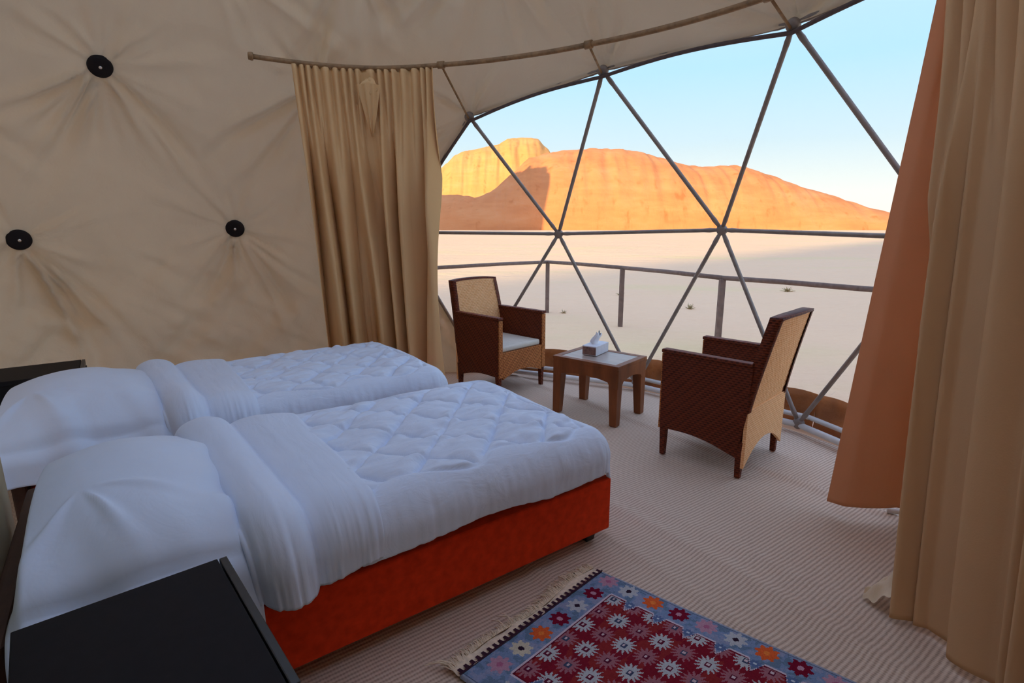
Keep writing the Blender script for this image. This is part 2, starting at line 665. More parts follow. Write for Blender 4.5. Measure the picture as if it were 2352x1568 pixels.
def mountain(name, prof, D, depth, mat, label, seed, rough=0.06, base=-9.0):
    tx = np.array([p[0] for p in prof])
    tz = np.array([p[1] for p in prof])
    nx, ny = 260, 70
    u = np.linspace(tx[0] - 0.03, tx[-1] + 0.03, nx)
    ph = np.interp(u, tx, tz, left=-0.01, right=-0.01) * D
    fine = fbm(u * 120, 0 * u, seed, 3, seed)
    ph = ph + fine * 1.2
    t = np.linspace(-1, 1, ny)
    U, T = np.meshgrid(u, t, indexing='ij')
    Hh = np.repeat(ph[:, None], ny, 1) + EYE
    ridge = fbm(U * 26, T * 2.2, seed, 5, seed + 3)
    ridge2 = np.abs(fbm(U * 60, T * 1.2, seed + 2, 4, seed + 8))
    tt = np.abs(T)
    shape = np.where(T < 0, (1 - tt ** 2.6) ** 0.62, 1 - tt ** 1.6)
    z = base + (Hh - base) * shape
    amp = (Hh - base) * rough * np.sin(PI * np.clip(1 - tt, 0, 1))
    yy = D + T * depth + ridge * depth * 0.07 * (1 - tt) + ridge2 * depth * 0.05 * np.sin(PI * np.clip(1 - tt, 0, 1))
    z = z + amp * ridge * 0.6 * np.where(tt < 0.03, 0.0, 1)
    x = U * D
    V = np.stack([x, yy, z], -1).reshape(-1, 3)
    o = np_mesh(name, V, grid_faces(nx, ny), mat)
    return tag(o, label, 'mountain')


ORANGE = [(-0.40, 0.02), (-0.30, 0.03), (-0.214, 0.0409), (-0.1672, 0.0484), (-0.1362, 0.0507), (-0.0975, 0.0514), (-0.0589, 0.0462), (-0.0355, 0.0574), (0.0031, 0.0871), (0.0298, 0.1105), (0.0716, 0.1221), (0.1172, 0.1272), (0.1704, 0.1272), (0.2318, 0.1178), (0.2939, 0.1003), (0.3247, 0.0974), (0.3706, 0.0988), (0.4016, 0.0944), (0.4813, 0.0649), (0.5457, 0.0424), (0.6021, 0.0259), (0.6429, 0.0122), (0.691, 0.0031), (0.75, -0.003)]
YELLOW = [(-0.26, 0.03), (-0.1823, 0.0574), (-0.1471, 0.0723), (-0.1273, 0.0907), (-0.0961, 0.1178), (-0.0578, 0.1272), (-0.0274, 0.1323), (-0.0083, 0.1438), (0.0182, 0.1467), (0.0447, 0.1438), (0.0655, 0.1221), (0.0949, 0.1017), (0.1265, 0.0649), (0.16, 0.03)]
mountain('rock_mountain', ORANGE, 1200, 210, ROCK_ORANGE, 'long rounded orange sandstone mountain across the desert plain', 11)
mountain('rock_mountain', YELLOW, 1750, 260, ROCK_YELLOW, 'pale yellow rock peak rising behind the orange mountain at left', 23)


def massif(name, cx, cy, ang, half_l, half_w, height, seed, label):
    """flat-topped cliff massif (stands beside / behind the camp, throws the long morning shadow)"""
    nx, ny = 90, 60
    a = np.linspace(-1, 1, nx)
    b = np.linspace(-1, 1, ny)
    A, B = np.meshgrid(a, b, indexing='ij')
    def prof(t):
        return np.clip((1 - np.abs(t) ** 10), 0, 1) ** 0.5
    z = -9 + (height + 9) * prof(A) * prof(B)
    n = fbm(A * 5, B * 5, seed, 4, seed)
    z = z * (1 + 0.05 * n * (prof(A) * prof(B) > 0.5))
    lx = A * half_l * (1 + 0.015 * n)
    ly = B * half_w * (1 + 0.03 * n)
    x = cx + lx * math.cos(ang) - ly * math.sin(ang)
    y = cy + lx * math.sin(ang) + ly * math.cos(ang)
    o = np_mesh(name, np.stack([x, y, z], -1).reshape(-1, 3), grid_faces(nx, ny), ROCK_DARK)
    return tag(o, label, 'cliff', kind='structure')


# sandstone massif behind the camp: camp and the near plain lie in its shadow
_ldir = Vector((0.64, 0.77))
_rt = Vector((0.77, -0.64))
c0 = Vector((-4, 29)) - _ldir * 500 + _rt * 230
massif('cliff_behind_camp', c0.x, c0.y, math.atan2(_rt.y, _rt.x), 230, 70, 205, 5, 'sandstone massif behind the camp')
# tower to the left: shades the foot of the orange mountain
c1 = Vector((74, 1010)) - _ldir * 600 - _rt * 125
massif('cliff_tower', c1.x, c1.y, math.atan2(_rt.y, _rt.x), 125, 60, 262, 9, 'sandstone tower left of the camp')


# ------------------------------------------------------------------ tent canvas
def dome_disp(P, nrm):
    """wrinkles and slack of the liner at points P (n,3)"""
    d_out = np.zeros(len(P))
    # slack cloth between hubs
    d_out += 0.020 * fbm(P[:, 0] * 1.1, P[:, 1] * 1.1, P[:, 2] * 1.1, 3, 4)
    d_out += (0.010 + 0.014 * (1 - sstep(0.4, 1.6, P[:, 2]))) * fbm(P[:, 0] * 4, P[:, 1] * 4, P[:, 2] * 4 + P[:, 1] * 2, 3, 14)
    # loose, slanting creases in the lower half where the cloth hangs slack
    arc = np.arctan2(P[:, 1] - DC.y, P[:, 0] - DC.x) * DR
    low = 1 - sstep(0.7, 1.5, P[:, 2])
    d_out += low * 0.070 * vnoise(arc * 1.1 - P[:, 2] * 1.3, (arc + 0.9 * P[:, 2]) * 5.0, 0, 51)
    d_out += low * 0.036 * vnoise(arc * 2.0 + P[:, 2], (arc * 0.6 - P[:, 2]) * 9.0, 0, 57)
    d_out += 0.022 * vnoise(arc * 1.6, (arc * 0.5 + P[:, 2]) * 7.0, 0, 61) * sstep(0.1, 0.6, vnoise(arc * 0.9, P[:, 2] * 0.9, 0, 67))
    rng = np.random.RandomState(3)
    for h in all_hubs:
        if h[0] in (0, 4):
            continue
        c = np.array(hub_pos[h])
        v = P - c
        d = np.linalg.norm(v, axis=1)
        msk = d < 1.6
        if not msk.any():
            continue
        n = np.array((hub_pos[h] - DC).normalized())
        e1 = np.cross([0, 0, 1.0], n)
        e1 /= np.linalg.norm(e1)
        e2 = np.cross(n, e1)
        vv = v[msk]
        dd = d[msk]
        th = np.arctan2(vv @ e2, vv @ e1)
        ph = rng.uniform(0, 6.28, 4)
        # folds are strongest in the downward fan and the upward fan
        fan = 0.30 + 0.9 * np.clip(-np.sin(th), 0, 1) ** 1.2 + 0.5 * np.clip(np.sin(th), 0, 1) ** 1.5
        env = (1 - np.exp(-dd / 0.10)) * np.exp(-(dd / 0.70) ** 2)
        w = np.sin(9 * th + ph[0] + 0.7 * np.sin(2 * th + ph[3])) + 0.7 * np.sin(14 * th + ph[1]) + 0.5 * np.sin(23 * th + ph[2])
        soft = vnoise(th * 2.2 + 9 * h[1], dd * 2.5, h[0], 31)
        d_out[msk] += 0.030 * env * fan * w * (0.55 + 0.8 * soft)
        d_out[msk] += 0.05 * np.exp(-dd / 0.09)      # pulled out to the hub
        # long tension folds running away from the hub
        a_, b_ = vv @ e1, vv @ e2
        for q in range(11):
            down = q < 7
            an = rng.uniform(-PI + 0.25, -0.25) if down else rng.uniform(0.3, PI - 0.3)
            ln = rng.uniform(0.6, 1.6) if down else rng.uniform(0.35, 0.8)
            am = rng.uniform(0.015, 0.044) * ((1.6 if h[0] == 1 else 1.0) if down else 0.7)
            bow = rng.uniform(-0.25, 0.25)
            al = a_ * math.cos(an) + b_ * math.sin(an)
            pe = -a_ * math.sin(an) + b_ * math.cos(an) + bow * al * al
            wd = 0.018 + 0.040 * np.clip(al, 0, 2)
            prof = np.exp(-(pe / wd) ** 2) - 0.75 * np.exp(-((pe - 1.7 * wd) / (0.9 * wd)) ** 2)
            d_out[msk] += am * prof * sstep(0.03, 0.16, al) * (1 - sstep(ln * 0.45, ln, al))
    return d_out


def make_liner():
    N = 60
    ii, jj = [], []
    idx = {}
    for i in range(N + 1):
        for j in range(N + 1 - i):
            idx[(i, j)] = len(ii)
            ii.append(i)
            jj.append(j)
    ii = np.array(ii) / N
    jj = np.array(jj) / N
    tf = []
    for i in range(N):
        for j in range(N - i):
            tf.append((idx[(i, j)], idx[(i + 1, j)], idx[(i, j + 1)]))
            if j < N - i - 1:
                tf.append((idx[(i + 1, j)], idx[(i + 1, j + 1)], idx[(i, j + 1)]))
    tf = np.array(tf)
    V, F = [], []
    off = 0
    C = np.array(DC)
    for t in liner_tris:
        A, B, Cc = [np.array(hub_pos[h]) for h in t]
        P = A + np.outer(ii, B - A) + np.outer(jj, Cc - A)
        F0 = tf
        # inward-facing winding
        nn = np.cross(B - A, Cc - A)
        if nn @ (A - C) > 0:
            F0 = tf[:, ::-1]
        V.append(P)
        F.append(F0 + off)
        off += len(P)
    V = np.concatenate(V)
    F = np.concatenate(F)
    # weld shared hub-edge points
    key = np.round(V * 2000).astype(np.int64)
    _, first, inv = np.unique(key, axis=0, return_index=True, return_inverse=True)
    inv = np.asarray(inv).ravel()
    V = V[first]
    F = inv[F]
    rad = V - C
    L = np.linalg.norm(rad, axis=1, keepdims=True)
    nrm = rad / L
    sph = C + nrm * DR
    base = V * 0.55 + sph * 0.45
    # keep the window edge and floor line on the frame itself
    base = np.where((V[:, 2:3] < 0.06), V, base)
    edge = np.ones(len(V))
    ek = {}
    for f in F:
        for a, b in ((f[0], f[1]), (f[1], f[2]), (f[2], f[0])):
            q = (a, b) if a < b else (b, a)
            ek[q] = ek.get(q, 0) + 1
    for q, c in ek.items():
        if c == 1:
            edge[q[0]] = edge[q[1]] = 0
    base = np.where(edge[:, None] == 0, V, base)
    d = dome_disp(base, nrm) * np.where(edge == 0, 0.25, 1.0)
    d = np.where(V[:, 2] < 0.06, 0, d)
    P = base + nrm * d[:, None]
    P[:, 2] = np.where(V[:, 2] < 0.06, -0.02, P[:, 2])
    o = np_mesh('wall_dome', P, F, CANVAS)
    return tag(o, 'wrinkled beige canvas liner of the dome tent', 'tent wall', kind='structure')


WALL = make_liner()

# black discs that pin the liner to the frame
for h in disc_hubs:
    p = hub_pos[h]
    n = (DC - p).normalized()
    bm = bmesh.new()
    disc_bm(bm, p + n * -0.005, n, [(0, -0.02), (0.074, -0.02), (0.078, 0.0), (0.074, 0.016), (0.060, 0.022), (0.030, 0.018), (0, 0.018)], 28)
    d = bm_obj('pin_disc', bm, RUBBER, WALL, True)
    bm = bmesh.new()
    disc_bm(bm, p + n * 0.012, n, [(0.013, 0), (0.013, 0.006), (0.007, 0.011), (0, 0.011)], 14)
    bm_obj('bolt', bm, CHROME, d, True)

# dark piping along the edge of the opening
edge_ids = [(1, -1.5), (2, -1), (2, 0), (2, 1), (2, 2), (1, 2.5)]
pts = []
for a, b in zip(edge_ids[:-1], edge_ids[1:]):
    A, B = hub_pos[a], hub_pos[b]
    for s in np.linspace(0, 1, 14, endpoint=False):
        sag = 0.035 * math.sin(PI * s)
        q = A.lerp(B, float(s))
        q = q + (DC - q).normalized() * 0.01 + Vector((0, 0, -0.035 + sag))
        pts.append(q)
bm = bmesh.new()
tube_bm(bm, pts, 0.013, 8)
bm_obj('edge_piping', bm, TRIMDK, WALL, True)
low = [hub_pos[(1, -1.5)], hub_pos[(0, -1)]]
tube('edge_piping', [low[0].lerp(low[1], s) for s in (0, .25, .5, .75, 1.0)], 0.012, TRIMDK, WALL)

# ------------------------------------------------------------------ window frame
WIN = bpy.data.objects.new('window_1', None)
link(WIN)
tag(WIN, 'wide panoramic tent window of triangular panes in a steel strut frame', 'window', kind='structure')
edges = set()
for t in win_tris:
    for a, b in ((0, 1), (1, 2), (2, 0)):
        edges.add(tuple(sorted((t[a], t[b]))))
border = {tuple(sorted(e)) for e in zip(edge_ids[:-1], edge_ids[1:])}
for a, b in sorted(edges):
    if a[0] == 0 and b[0] == 0:
        continue
    A, B = hub_pos[a], hub_pos[b]
    d = (B - A).normalized()
    out_n = ((A + B) / 2 - DC).normalized()
    off = out_n * (0.03 if tuple(sorted((a, b))) in border else 0.0)
    A2, B2 = A + off, B + off
    L = (B - A).length
    rr = 0.0155
    bm = bmesh.new()
    tube_bm(bm, [A2 + d * 0.02, A2 + d * 0.09, A2 + d * 0.13, A2 + d * L * 0.5, B2 - d * 0.13, B2 - d * 0.09, B2 - d * 0.02], [0.012, 0.018, rr, rr, rr, 0.018, 0.012], 10)
    bm_obj('strut', bm, STEEL, WIN, True)
for h in sorted(WIN_HUBS):
    p = hub_pos[h]
    n = (DC - p).normalized()
    bm = bmesh.new()
    disc_bm(bm, p, n, [(0, -0.022), (0.030, -0.022), (0.040, -0.012), (0.040, 0.012), (0.030, 0.020), (0.014, 0.024), (0, 0.026)], 16)
    bm_obj('hub_plate', bm, STEEL, WIN, True)
for t in win_tris:
    A, B, C3 = [hub_pos[h] for h in t]
    n = ((A + B + C3) / 3 - DC).normalized() * 0.022
    bm = bmesh.new()
    v = [bm.verts.new(q + n) for q in (A, B, C3)]
    bm.faces.new(v)
    bm_obj('pane', bm, FILM, WIN)
# clear skylight added at the dome's crown to brighten the interior
ADDED_SKYLIGHT = bpy.data.objects.new('added_skylight', None)
link(ADDED_SKYLIGHT)
tag(ADDED_SKYLIGHT, 'clear skylight added at the crown of the dome to light the tent', 'added skylight', kind='structure')
for t in added_sky_tris:
    A, B, C3 = [hub_pos[h] for h in t]
    bm = bmesh.new()
    bm.faces.new([bm.verts.new(q + Vector((0, 0, 0.02))) for q in (A, B, C3)])
    bm_obj('pane', bm, FILM, ADDED_SKYLIGHT)
for h in sorted({h for t in added_sky_tris for h in t if h[0] == 3}):
    tube('strut', [hub_pos[h], hub_pos[(4, 0)]], 0.0155, STEEL, ADDED_SKYLIGHT)
    h2 = norm_id((3, h[1] + 1))
    if any(h in t and h2 in t for t in added_sky_tris):
        tube('strut', [hub_pos[h], hub_pos[h2]], 0.0155, STEEL, ADDED_SKYLIGHT)
# unseen opening added behind the camera to light surfaces facing it
ADDED_OPENING = bpy.data.objects.new('added_opening', None)
link(ADDED_OPENING)
tag(ADDED_OPENING, 'unseen opening framed by steel struts, added to let in daylight', 'added opening', kind='structure')
de = {}
for t in added_opening_tris:
    for a, b in ((0, 1), (1, 2), (2, 0)):
        q = tuple(sorted((t[a], t[b])))
        de[q] = de.get(q, 0) + 1
for (a, b), n_ in sorted(de.items()):
    if n_ == 1 and not (a[0] == 0 and b[0] == 0):
        tube('strut', [hub_pos[a], hub_pos[b]], 0.0155, STEEL, ADDED_OPENING)
# base pipes along the floor
base_ks = [-1, 0, 1, 2]
for a, b in zip(base_ks[:-1], base_ks[1:]):
    A, B = hub_pos[(0, a)], hub_pos[(0, b)]
    tube('base_pipe', [A + Vector((0, 0, -0.01)), B + Vector((0, 0, -0.01))], 0.022, PIPEWHITE, WIN)
    o1 = (A - DC)
    o1.z = 0
    o2 = (B - DC)
    o2.z = 0
    A2, B2 = A + o1.normalized() * 0.13, B + o2.normalized() * 0.13
    tube('base_pipe', [A2 + Vector((0, 0, 0.02)), B2 + Vector((0, 0, 0.02))], 0.018, PIPEWHITE, WIN)
    # low brown canvas skirt outside the pipes
    n = 26
    V = []
    for i in range(n + 1):
        s = i / n
        q = A2.lerp(B2, s) + (o1.lerp(o2, s)).normalized() * (0.05)
        for j in range(7):
            z = -0.03 + 0.27 * j / 6
            wob = 0.006 * math.sin(7 * s * PI + j) + 0.003 * math.sin(17 * s + 2 * j)
            e = (o1.lerp(o2, s)).normalized()
            V.append((q.x + e.x * (wob + 0.03 * j / 6), q.y + e.y * (wob + 0.03 * j / 6), z + (0.012 * math.sin(5 * s * PI) if j == 6 else 0)))
    sk = np_mesh('base_skirt', V, grid_faces(n + 1, 7), SKIRT, WIN)
    sm = sk.modifiers.new('thick', 'SOLIDIFY')
    sm.thickness = 0.006


# ------------------------------------------------------------------ floor
BO = Vector((0.46, 2.32))
BU = Vector((0.81, 0.586)).normalized()
BV = Vector((-BU.y, BU.x))
BANG = math.atan2(BU.y, BU.x)
FR = math.sqrt(DR ** 2 - (0.05 - DC.z) ** 2) + 0.02


def floor_height(p, q):
    """low ripples of the loose carpet; p along bed, q across"""
    z = 0.0035 * vnoise(p * 0.8, q * 2.2, 1, 5)
    # rucks running across the ribs near the bed foot
    for c, w, a in ((0.24, 0.045, 0.012), (0.02, 0.04, 0.009), (0.44, 0.05, 0.006)):
        cc = c + 0.03 * np.sin(q * 2.0 + c * 9)
        z = z + a * np.exp(-((p - cc) / w) ** 2) * sstep(-2.2, -1.2, q) * (1 - sstep(0.15, 0.5, q))
    return z - 0.012


# carpet strips: seams run across the bed direction
FLOOR = bpy.data.objects.new('floor', None)
link(FLOOR)
tag(FLOOR, 'ribbed beige carpet laid in strips over the tent floor', 'carpet', kind='structure')
seams = [-5.2, -2.6, -0.42, 1.33, 3.3]
cx = Vector((DC.x, DC.y)) - BO
cp, cq = cx.dot(BU), cx.dot(BV)
for si, (p0, p1) in enumerate(zip(seams[:-1], seams[1:])):
    npn = 110
    nq = 170
    ps = np.linspace(p0, p1 + 0.015, npn)
    V = np.zeros((npn, nq, 3))
    for i, p in enumerate(ps):
        hw = FR ** 2 - (p - cp) ** 2
        hw = math.sqrt(hw) if hw > 0 else 0.001
        V[i, :, 0] = p
        V[i, :, 1] = np.linspace(cq - hw, cq + hw, nq)
    z = floor_height(V[..., 0], V[..., 1])
    # each strip laps over the next one
    lap = 0.012 * sstep(p1 - 0.06, p1, V[..., 0])
    V[..., 2] = z + lap
    X = BO.x + BU.x * V[..., 0] + BV.x * V[..., 1]
    Y = BO.y + BU.y * V[..., 0] + BV.y * V[..., 1]
    P = np.stack([X, Y, V[..., 2]], -1).reshape(-1, 3)
    np_mesh('carpet_strip', P, grid_faces(npn, nq), CARPET, FLOOR)


# ------------------------------------------------------------------ outdoor railing
RAIL = thing('railing', 'low grey timber railing standing on the sand outside the window', 'railing', (0, 0, 0))
rp = [(-2.9, 6.6), (-1.082, 7.959), (0.599, 9.21), (1.607, 7.959), (2.475, 6.409), (3.405, 5.319), (4.2, 4.3)]
for a, b in zip(rp[:-1], rp[1:]):
    A = Vector((a[0], a[1], 0.84))
    B = Vector((b[0], b[1], 0.84))
    tube('rail', [A, A.lerp(B, 0.5) + Vector((0, 0, 0.006)), B], 0.028, RAILM, RAIL)
for i, a in enumerate(rp[1:]):
    if i in (0, 4):
        continue
    gz = float(ground_z(np.array(a[0]), np.array(a[1])))
    bm = bmesh.new()
    box_bm(bm, a[0] - 0.032, a[0] + 0.032, a[1] - 0.032, a[1] + 0.032, gz - 0.05, 0.83, 0.006)
    bm_obj('post', bm, RAILM, RAIL)


# little desert tufts and stones beyond the tent
def tuft(x, y, s, label):
    gz = float(ground_z(np.array(x), np.array(y)))
    bm = bmesh.new()
    rnd = random.Random(int(x * 100 + y * 1000))
    for i in range(26):
        a = rnd.uniform(0, 2 * PI)
        l = s * rnd.uniform(0.5, 1.0)
        e = rnd.uniform(0.25, 1.3)
        d = Vector((math.cos(a) * math.cos(e), math.sin(a) * math.cos(e), math.sin(e)))
        tube_bm(bm, [(0, 0, 0), d * l * 0.5 + Vector((0, 0, 0.0)), d * l + Vector((0, 0, -0.1 * l))], [s * 0.05, s * 0.035, s * 0.008], 5)
    o = bm_obj('scrub_tuft', bm, SCRUB, None, True)
    o.location = (x, y, gz - 0.005)
    return tag(o, label, 'shrub', 'dry scrub tufts on the sand')


SCRUB = simple('dry_scrub', lin(168, 150, 110), 0.9, 30, 0.3, 0.3)
for (x, y, s, lb) in ((0.88, 9.15, 0.10, 'small dry scrub tuft on the sand right of the corner railing post'),
                      (3.1, 9.4, 0.14, 'dry scrub tuft on open sand between the second and third railing posts'),
                      (2.3, 11.5, 0.14, 'small scrub tuft far out on the sand beyond the railing'),
                      (6.2, 12.2, 0.18, 'scrub tuft on the sand at far right beyond the railing')):
    tuft(x, y, s, lb)


# ------------------------------------------------------------------ beds
def bed_loc(du, dv):
    p = BO + BU * du + BV * dv
    return (p.x, p.y, 0)


BW = 1.06
BL = 2.06
ZT = 0.50          # top of the mattress


def make_bed_base(loc, label):
    t = thing('bed_base', label, 'bed', loc, BANG, 'twin single beds')
    bm = bmesh.new()
    box_bm(bm, -BL, 0, 0, BW, 0.055, 0.315, 0.012, seg=3)
    bm_obj('box_base', bm, VELVET, t, False)
    bm = bmesh.new()
    box_bm(bm, -BL - 0.055, -BL - 0.002, 0.02, BW - 0.02, 0.05, 0.46, 0.015, seg=3)
    bm_obj('headboard', bm, DARKWOOD, t)
    for x in (-BL + 0.10, -0.08):
        for y in (0.07, BW - 0.07):
            bm = bmesh.new()
            box_bm(bm, x - 0.032, x + 0.032, y - 0.032, y + 0.032, -0.004, 0.06, 0.003, (0.008, 0.008, 0.008, 0.008))
            bm_obj('leg', bm, BLACKPL, t)
    return t


def make_mattress(loc, label):
    bm = bmesh.new()
    box_bm(bm, -BL + 0.01, -0.03, 0.03, BW - 0.03, 0.316, ZT, 0.05, seg=4)
    o = bm_obj('mattress', bm, SHEET, None, True)
    o.location = loc
    o.rotation_euler = (0, 0, BANG)
    return tag(o, label, 'mattress', 'mattresses')


def drape(p, q, x_edge, rc, top, y0=0.0, y1=BW, norm=3.0):
    """cloth laid over the mattress: p along, q across; falls past x_edge, y0 and y1"""
    dx = np.maximum(0, p - (x_edge - rc))
    dyn = np.maximum(0, (y0 + rc) - q)
    dyf = np.maximum(0, q - (y1 - rc))
    dy = dyn + dyf
    sy = np.where(dyn > 0, -1.0, 1.0)
    r = (dx ** norm + dy ** norm) ** (1 / norm)
    h = np.hypot(dx, dy) + 1e-9
    ux, uy = dx / h, dy / h * sy
    th = np.minimum(r / rc, PI / 2)
    hor = rc * np.sin(th)
    drop = rc * (1 - np.cos(th)) + np.maximum(0, r - rc * PI / 2)
    bx = np.minimum(p, x_edge - rc)
    by = np.clip(q, y0 + rc, y1 - rc)
    return np.stack([bx + ux * hor, by + uy * hor, top - drop], -1), r


def make_duvet(loc, label, seed, xs=-1.20):
    rc = 0.13
    zt = 0.555
    hang = 0.085 + rc * PI / 2
    p = np.linspace(xs, -rc + hang + 0.02, 230)
    q = np.linspace(rc - hang, BW - rc + hang, 250)
    Pp, Q = np.meshgrid(p, q, indexing='ij')
    P, r = drape(Pp, Q, 0.025, rc, zt, -0.03, BW + 0.03)
    n = grid_normals(P)
    # quilting: diagonal stitch lines inside a scalloped border line
    s1 = (Pp + 0.9 * Q + 0.05) / 0.30
    s2 = (Pp - 0.9 * Q + 0.12) / 0.30
    d1 = np.abs(s1 - np.round(s1)) * 0.30 / 1.35
    d2 = np.abs(s2 - np.round(s2)) * 0.30 / 1.35
    dm = np.minimum(d1, d2)
    foot_in = 0.025 - Pp
    side_in = np.minimum(Q + 0.03, BW + 0.03 - Q)
    inset = np.minimum(foot_in, side_in)
    bord = inset - (0.10 + 0.03 * np.cos(2 * PI * (Pp + Q) / 0.46))
    inside = sstep(0.0, 0.02, bord)
    puff = 0.019 * (1 - np.exp(-dm / 0.040)) * inside - 0.013 * np.exp(-(dm / 0.008) ** 2) * inside
    puff = puff - 0.014 * np.exp(-(bord / 0.009) ** 2)
    puff = puff + 0.012 * (1 - inside)
    wr = vnoise(Pp * 8 + Q * 5, Q * 24 - Pp * 9, seed, seed) * np.exp(-dm / 0.07) * inside * 0.017
    wr = wr + vnoise(Pp * 16, Q * 40, seed, seed + 5) * 0.0045 * inside
    wr = wr + 0.0040 * vnoise(Pp * 42, Q * 6, seed, seed + 3) * sstep(rc * 0.5, rc * 1.4, r)
    big = 0.012 * fbm(Pp * 2.2, Q * 2.2, seed, 3, seed + 7)
    P = P + n * np.where(n[..., 2:3] < -0.2, -1, 1) * (puff + wr + big)[..., None]
    # uneven hem
    hemw = sstep(rc * PI / 2 * 0.9, hang, r)
    P[..., 2] += hemw * (0.016 * vnoise(Pp * 3.1, Q * 3.1, seed, 3) + 0.012 * np.sin(Pp * 6.2 + 0.6))
    # foot corner lies a little higher over the rail
    o = np_mesh('duvet', P.reshape(-1, 3), grid_faces(len(p), len(q)), DUVET, None, True, loc, BANG)
    md = o.modifiers.new('thick', 'SOLIDIFY')
    md.thickness = 0.014
    md.offset = -1
    tag(o, label, 'duvet', 'white quilted duvets')
    # turned-back end of the duvet
    x0, xm, x1 = -1.55, -1.365, -1.11
    p = np.linspace(x0 - 0.01, x1, 90)
    hang2 = hang + 0.03
    q = np.linspace(rc - hang2, BW - rc + hang2, 190)
    Pp, Q = np.meshgrid(p, q, indexing='ij')
    skew = 0.11 * (Q / BW - 0.3)            # lines run slightly askew
    Px = Pp - skew * np.clip((x1 - Pp) / (x1 - x0), 0, 1)
    P, r = drape(Px, Q, 5.0, rc + 0.005, zt + 0.012, -0.035, BW + 0.035)
    n = grid_normals(P)
    t1 = np.clip((Pp - x0) / (xm - x0), 0, 1)
    t2 = np.clip((Pp - xm) / (x1 - xm), 0, 1)
    hp = np.where(Pp < xm, 0.070 * np.sqrt(np.clip(np.sin(PI * np.clip(t1, 0.0, 1.0)), 0, 1)) + 0.0,
                  0.036 * np.sqrt(np.clip(np.sin(PI * (0.03 + 0.97 * t2)), 0, 1)) * (1 - 0.25 * t2))
    hp = hp - 0.012 * np.exp(-((Pp - x1) / 0.012) ** 2) - 0.01 * np.exp(-((Pp - x0) / 0.012) ** 2)
    side = sstep(rc * 0.3, rc * 1.5, r)
    wr = 0.0045 * vnoise(Pp * 48, Q * 3.2, seed, seed + 21) * (0.22 + 1.0 * side) + 0.003 * vnoise(Pp * 95, Q * 6, seed, seed + 22) * (0.1 + side)
    wr = wr + 0.010 * fbm(Pp * 3, Q * 2.5, seed, 2, seed + 40)
    P = P + n * np.where(n[..., 2:3] < -0.2, -1, 1) * (hp + wr)[..., None]
    P[..., 2] += sstep(rc * PI / 2 * 0.9, hang2, r) * (0.012 * np.sin(Pp * 17 + seed) - 0.02 * (1 - t1) + 0.012 * t2)
    f = np_mesh('folded_end', P.reshape(-1, 3), grid_faces(len(p), len(q)), FOLD, o, True)
    md = f.modifiers.new('thick', 'SOLIDIFY')
    md.thickness = 0.012
    md.offset = -1
    return o


def make_pillow(loc, label, seed, near_hang=0.30, ext=0.0):
    x0, x1 = -BL - ext, -1.50
    rc = 0.07
    p = np.linspace(x0, x1, 90)
    q = np.linspace(-near_hang + 0.02, BW + 0.10, 170)
    Pp, Q = np.meshgrid(p, q, indexing='ij')
    P, r = drape(Pp, Q, 5.0, rc, ZT + 0.012, -0.02, BW - 0.01)
    # the stuffed pillow under the case
    ta = np.clip((Pp - (x0 + 0.00)) / (x1 - x0), 0, 1)
    prof_x = np.clip(np.sin(PI * np.clip(0.10 + 0.86 * ta, 0, 1)), 0, 1) ** 0.55
    ya, yb = 0.02, BW + 0.02
    tb = np.clip((Q - ya) / (yb - ya), 0, 1)
    prof_y = np.clip(np.sin(PI * tb ** 0.86), 0, 1) ** 0.62
    hump = 0.200 * prof_x * prof_y
    # taut folds pulling to the near corner
    dxy = np.hypot(Pp - (x0 + 0.16), Q - 0.34)
    ang = np.arctan2(Q - 0.34, Pp - (x0 + 0.16))
    crease = 0.022 * np.exp(-(dxy / 0.30) ** 2) * (1 - np.exp(-(dxy / 0.09) ** 2)) * (np.exp(-((ang + 1.15) / 0.10) ** 2) + np.exp(-((ang + 2.1) / 0.12) ** 2) * 1.2 + 0.6 * np.exp(-((ang + 0.35) / 0.10) ** 2))
    low = 1 - sstep(0.05, 0.55, Q)
    fold = 0.015 * vnoise(Pp * 9 + Q * 3, Q * 1.5, seed, seed + 2) * (0.25 + low)
    fold2 = 0.018 * vnoise(Pp * 3 - Q * 8, Q * 2 + Pp * 2, seed, seed + 6) * sstep(0.55, 0.95, ta)
    n = grid_normals(P)
    n = n * np.where(n[..., 2:3] < -0.2, -1, 1)
    P = P + n * (crease + fold + fold2)[..., None]
    P[..., 2] += hump
    # near side flares outwards over the mattress edge
    dn = np.clip(-(Q + 0.0) / near_hang, 0, 1)
    P[..., 1] -= 0.03 * dn + 0.018 * dn * np.sin(Pp * 17 + seed)
    # head end tucks under
    te = 1 - sstep(0.0, 0.07, ta)
    P[..., 2] -= te * (0.10 * prof_y + 0.05)
    te2 = sstep(0.93, 1.0, ta)
    P[..., 2] -= te2 * 0.03
    o = np_mesh('pillow', P.reshape(-1, 3), grid_faces(len(p), len(q)), PILLOW, None, True, loc, BANG)
    md = o.modifiers.new('thick', 'SOLIDIFY')
    md.thickness = 0.01
    md.offset = -1
    return tag(o, label, 'pillow', 'white pillows')


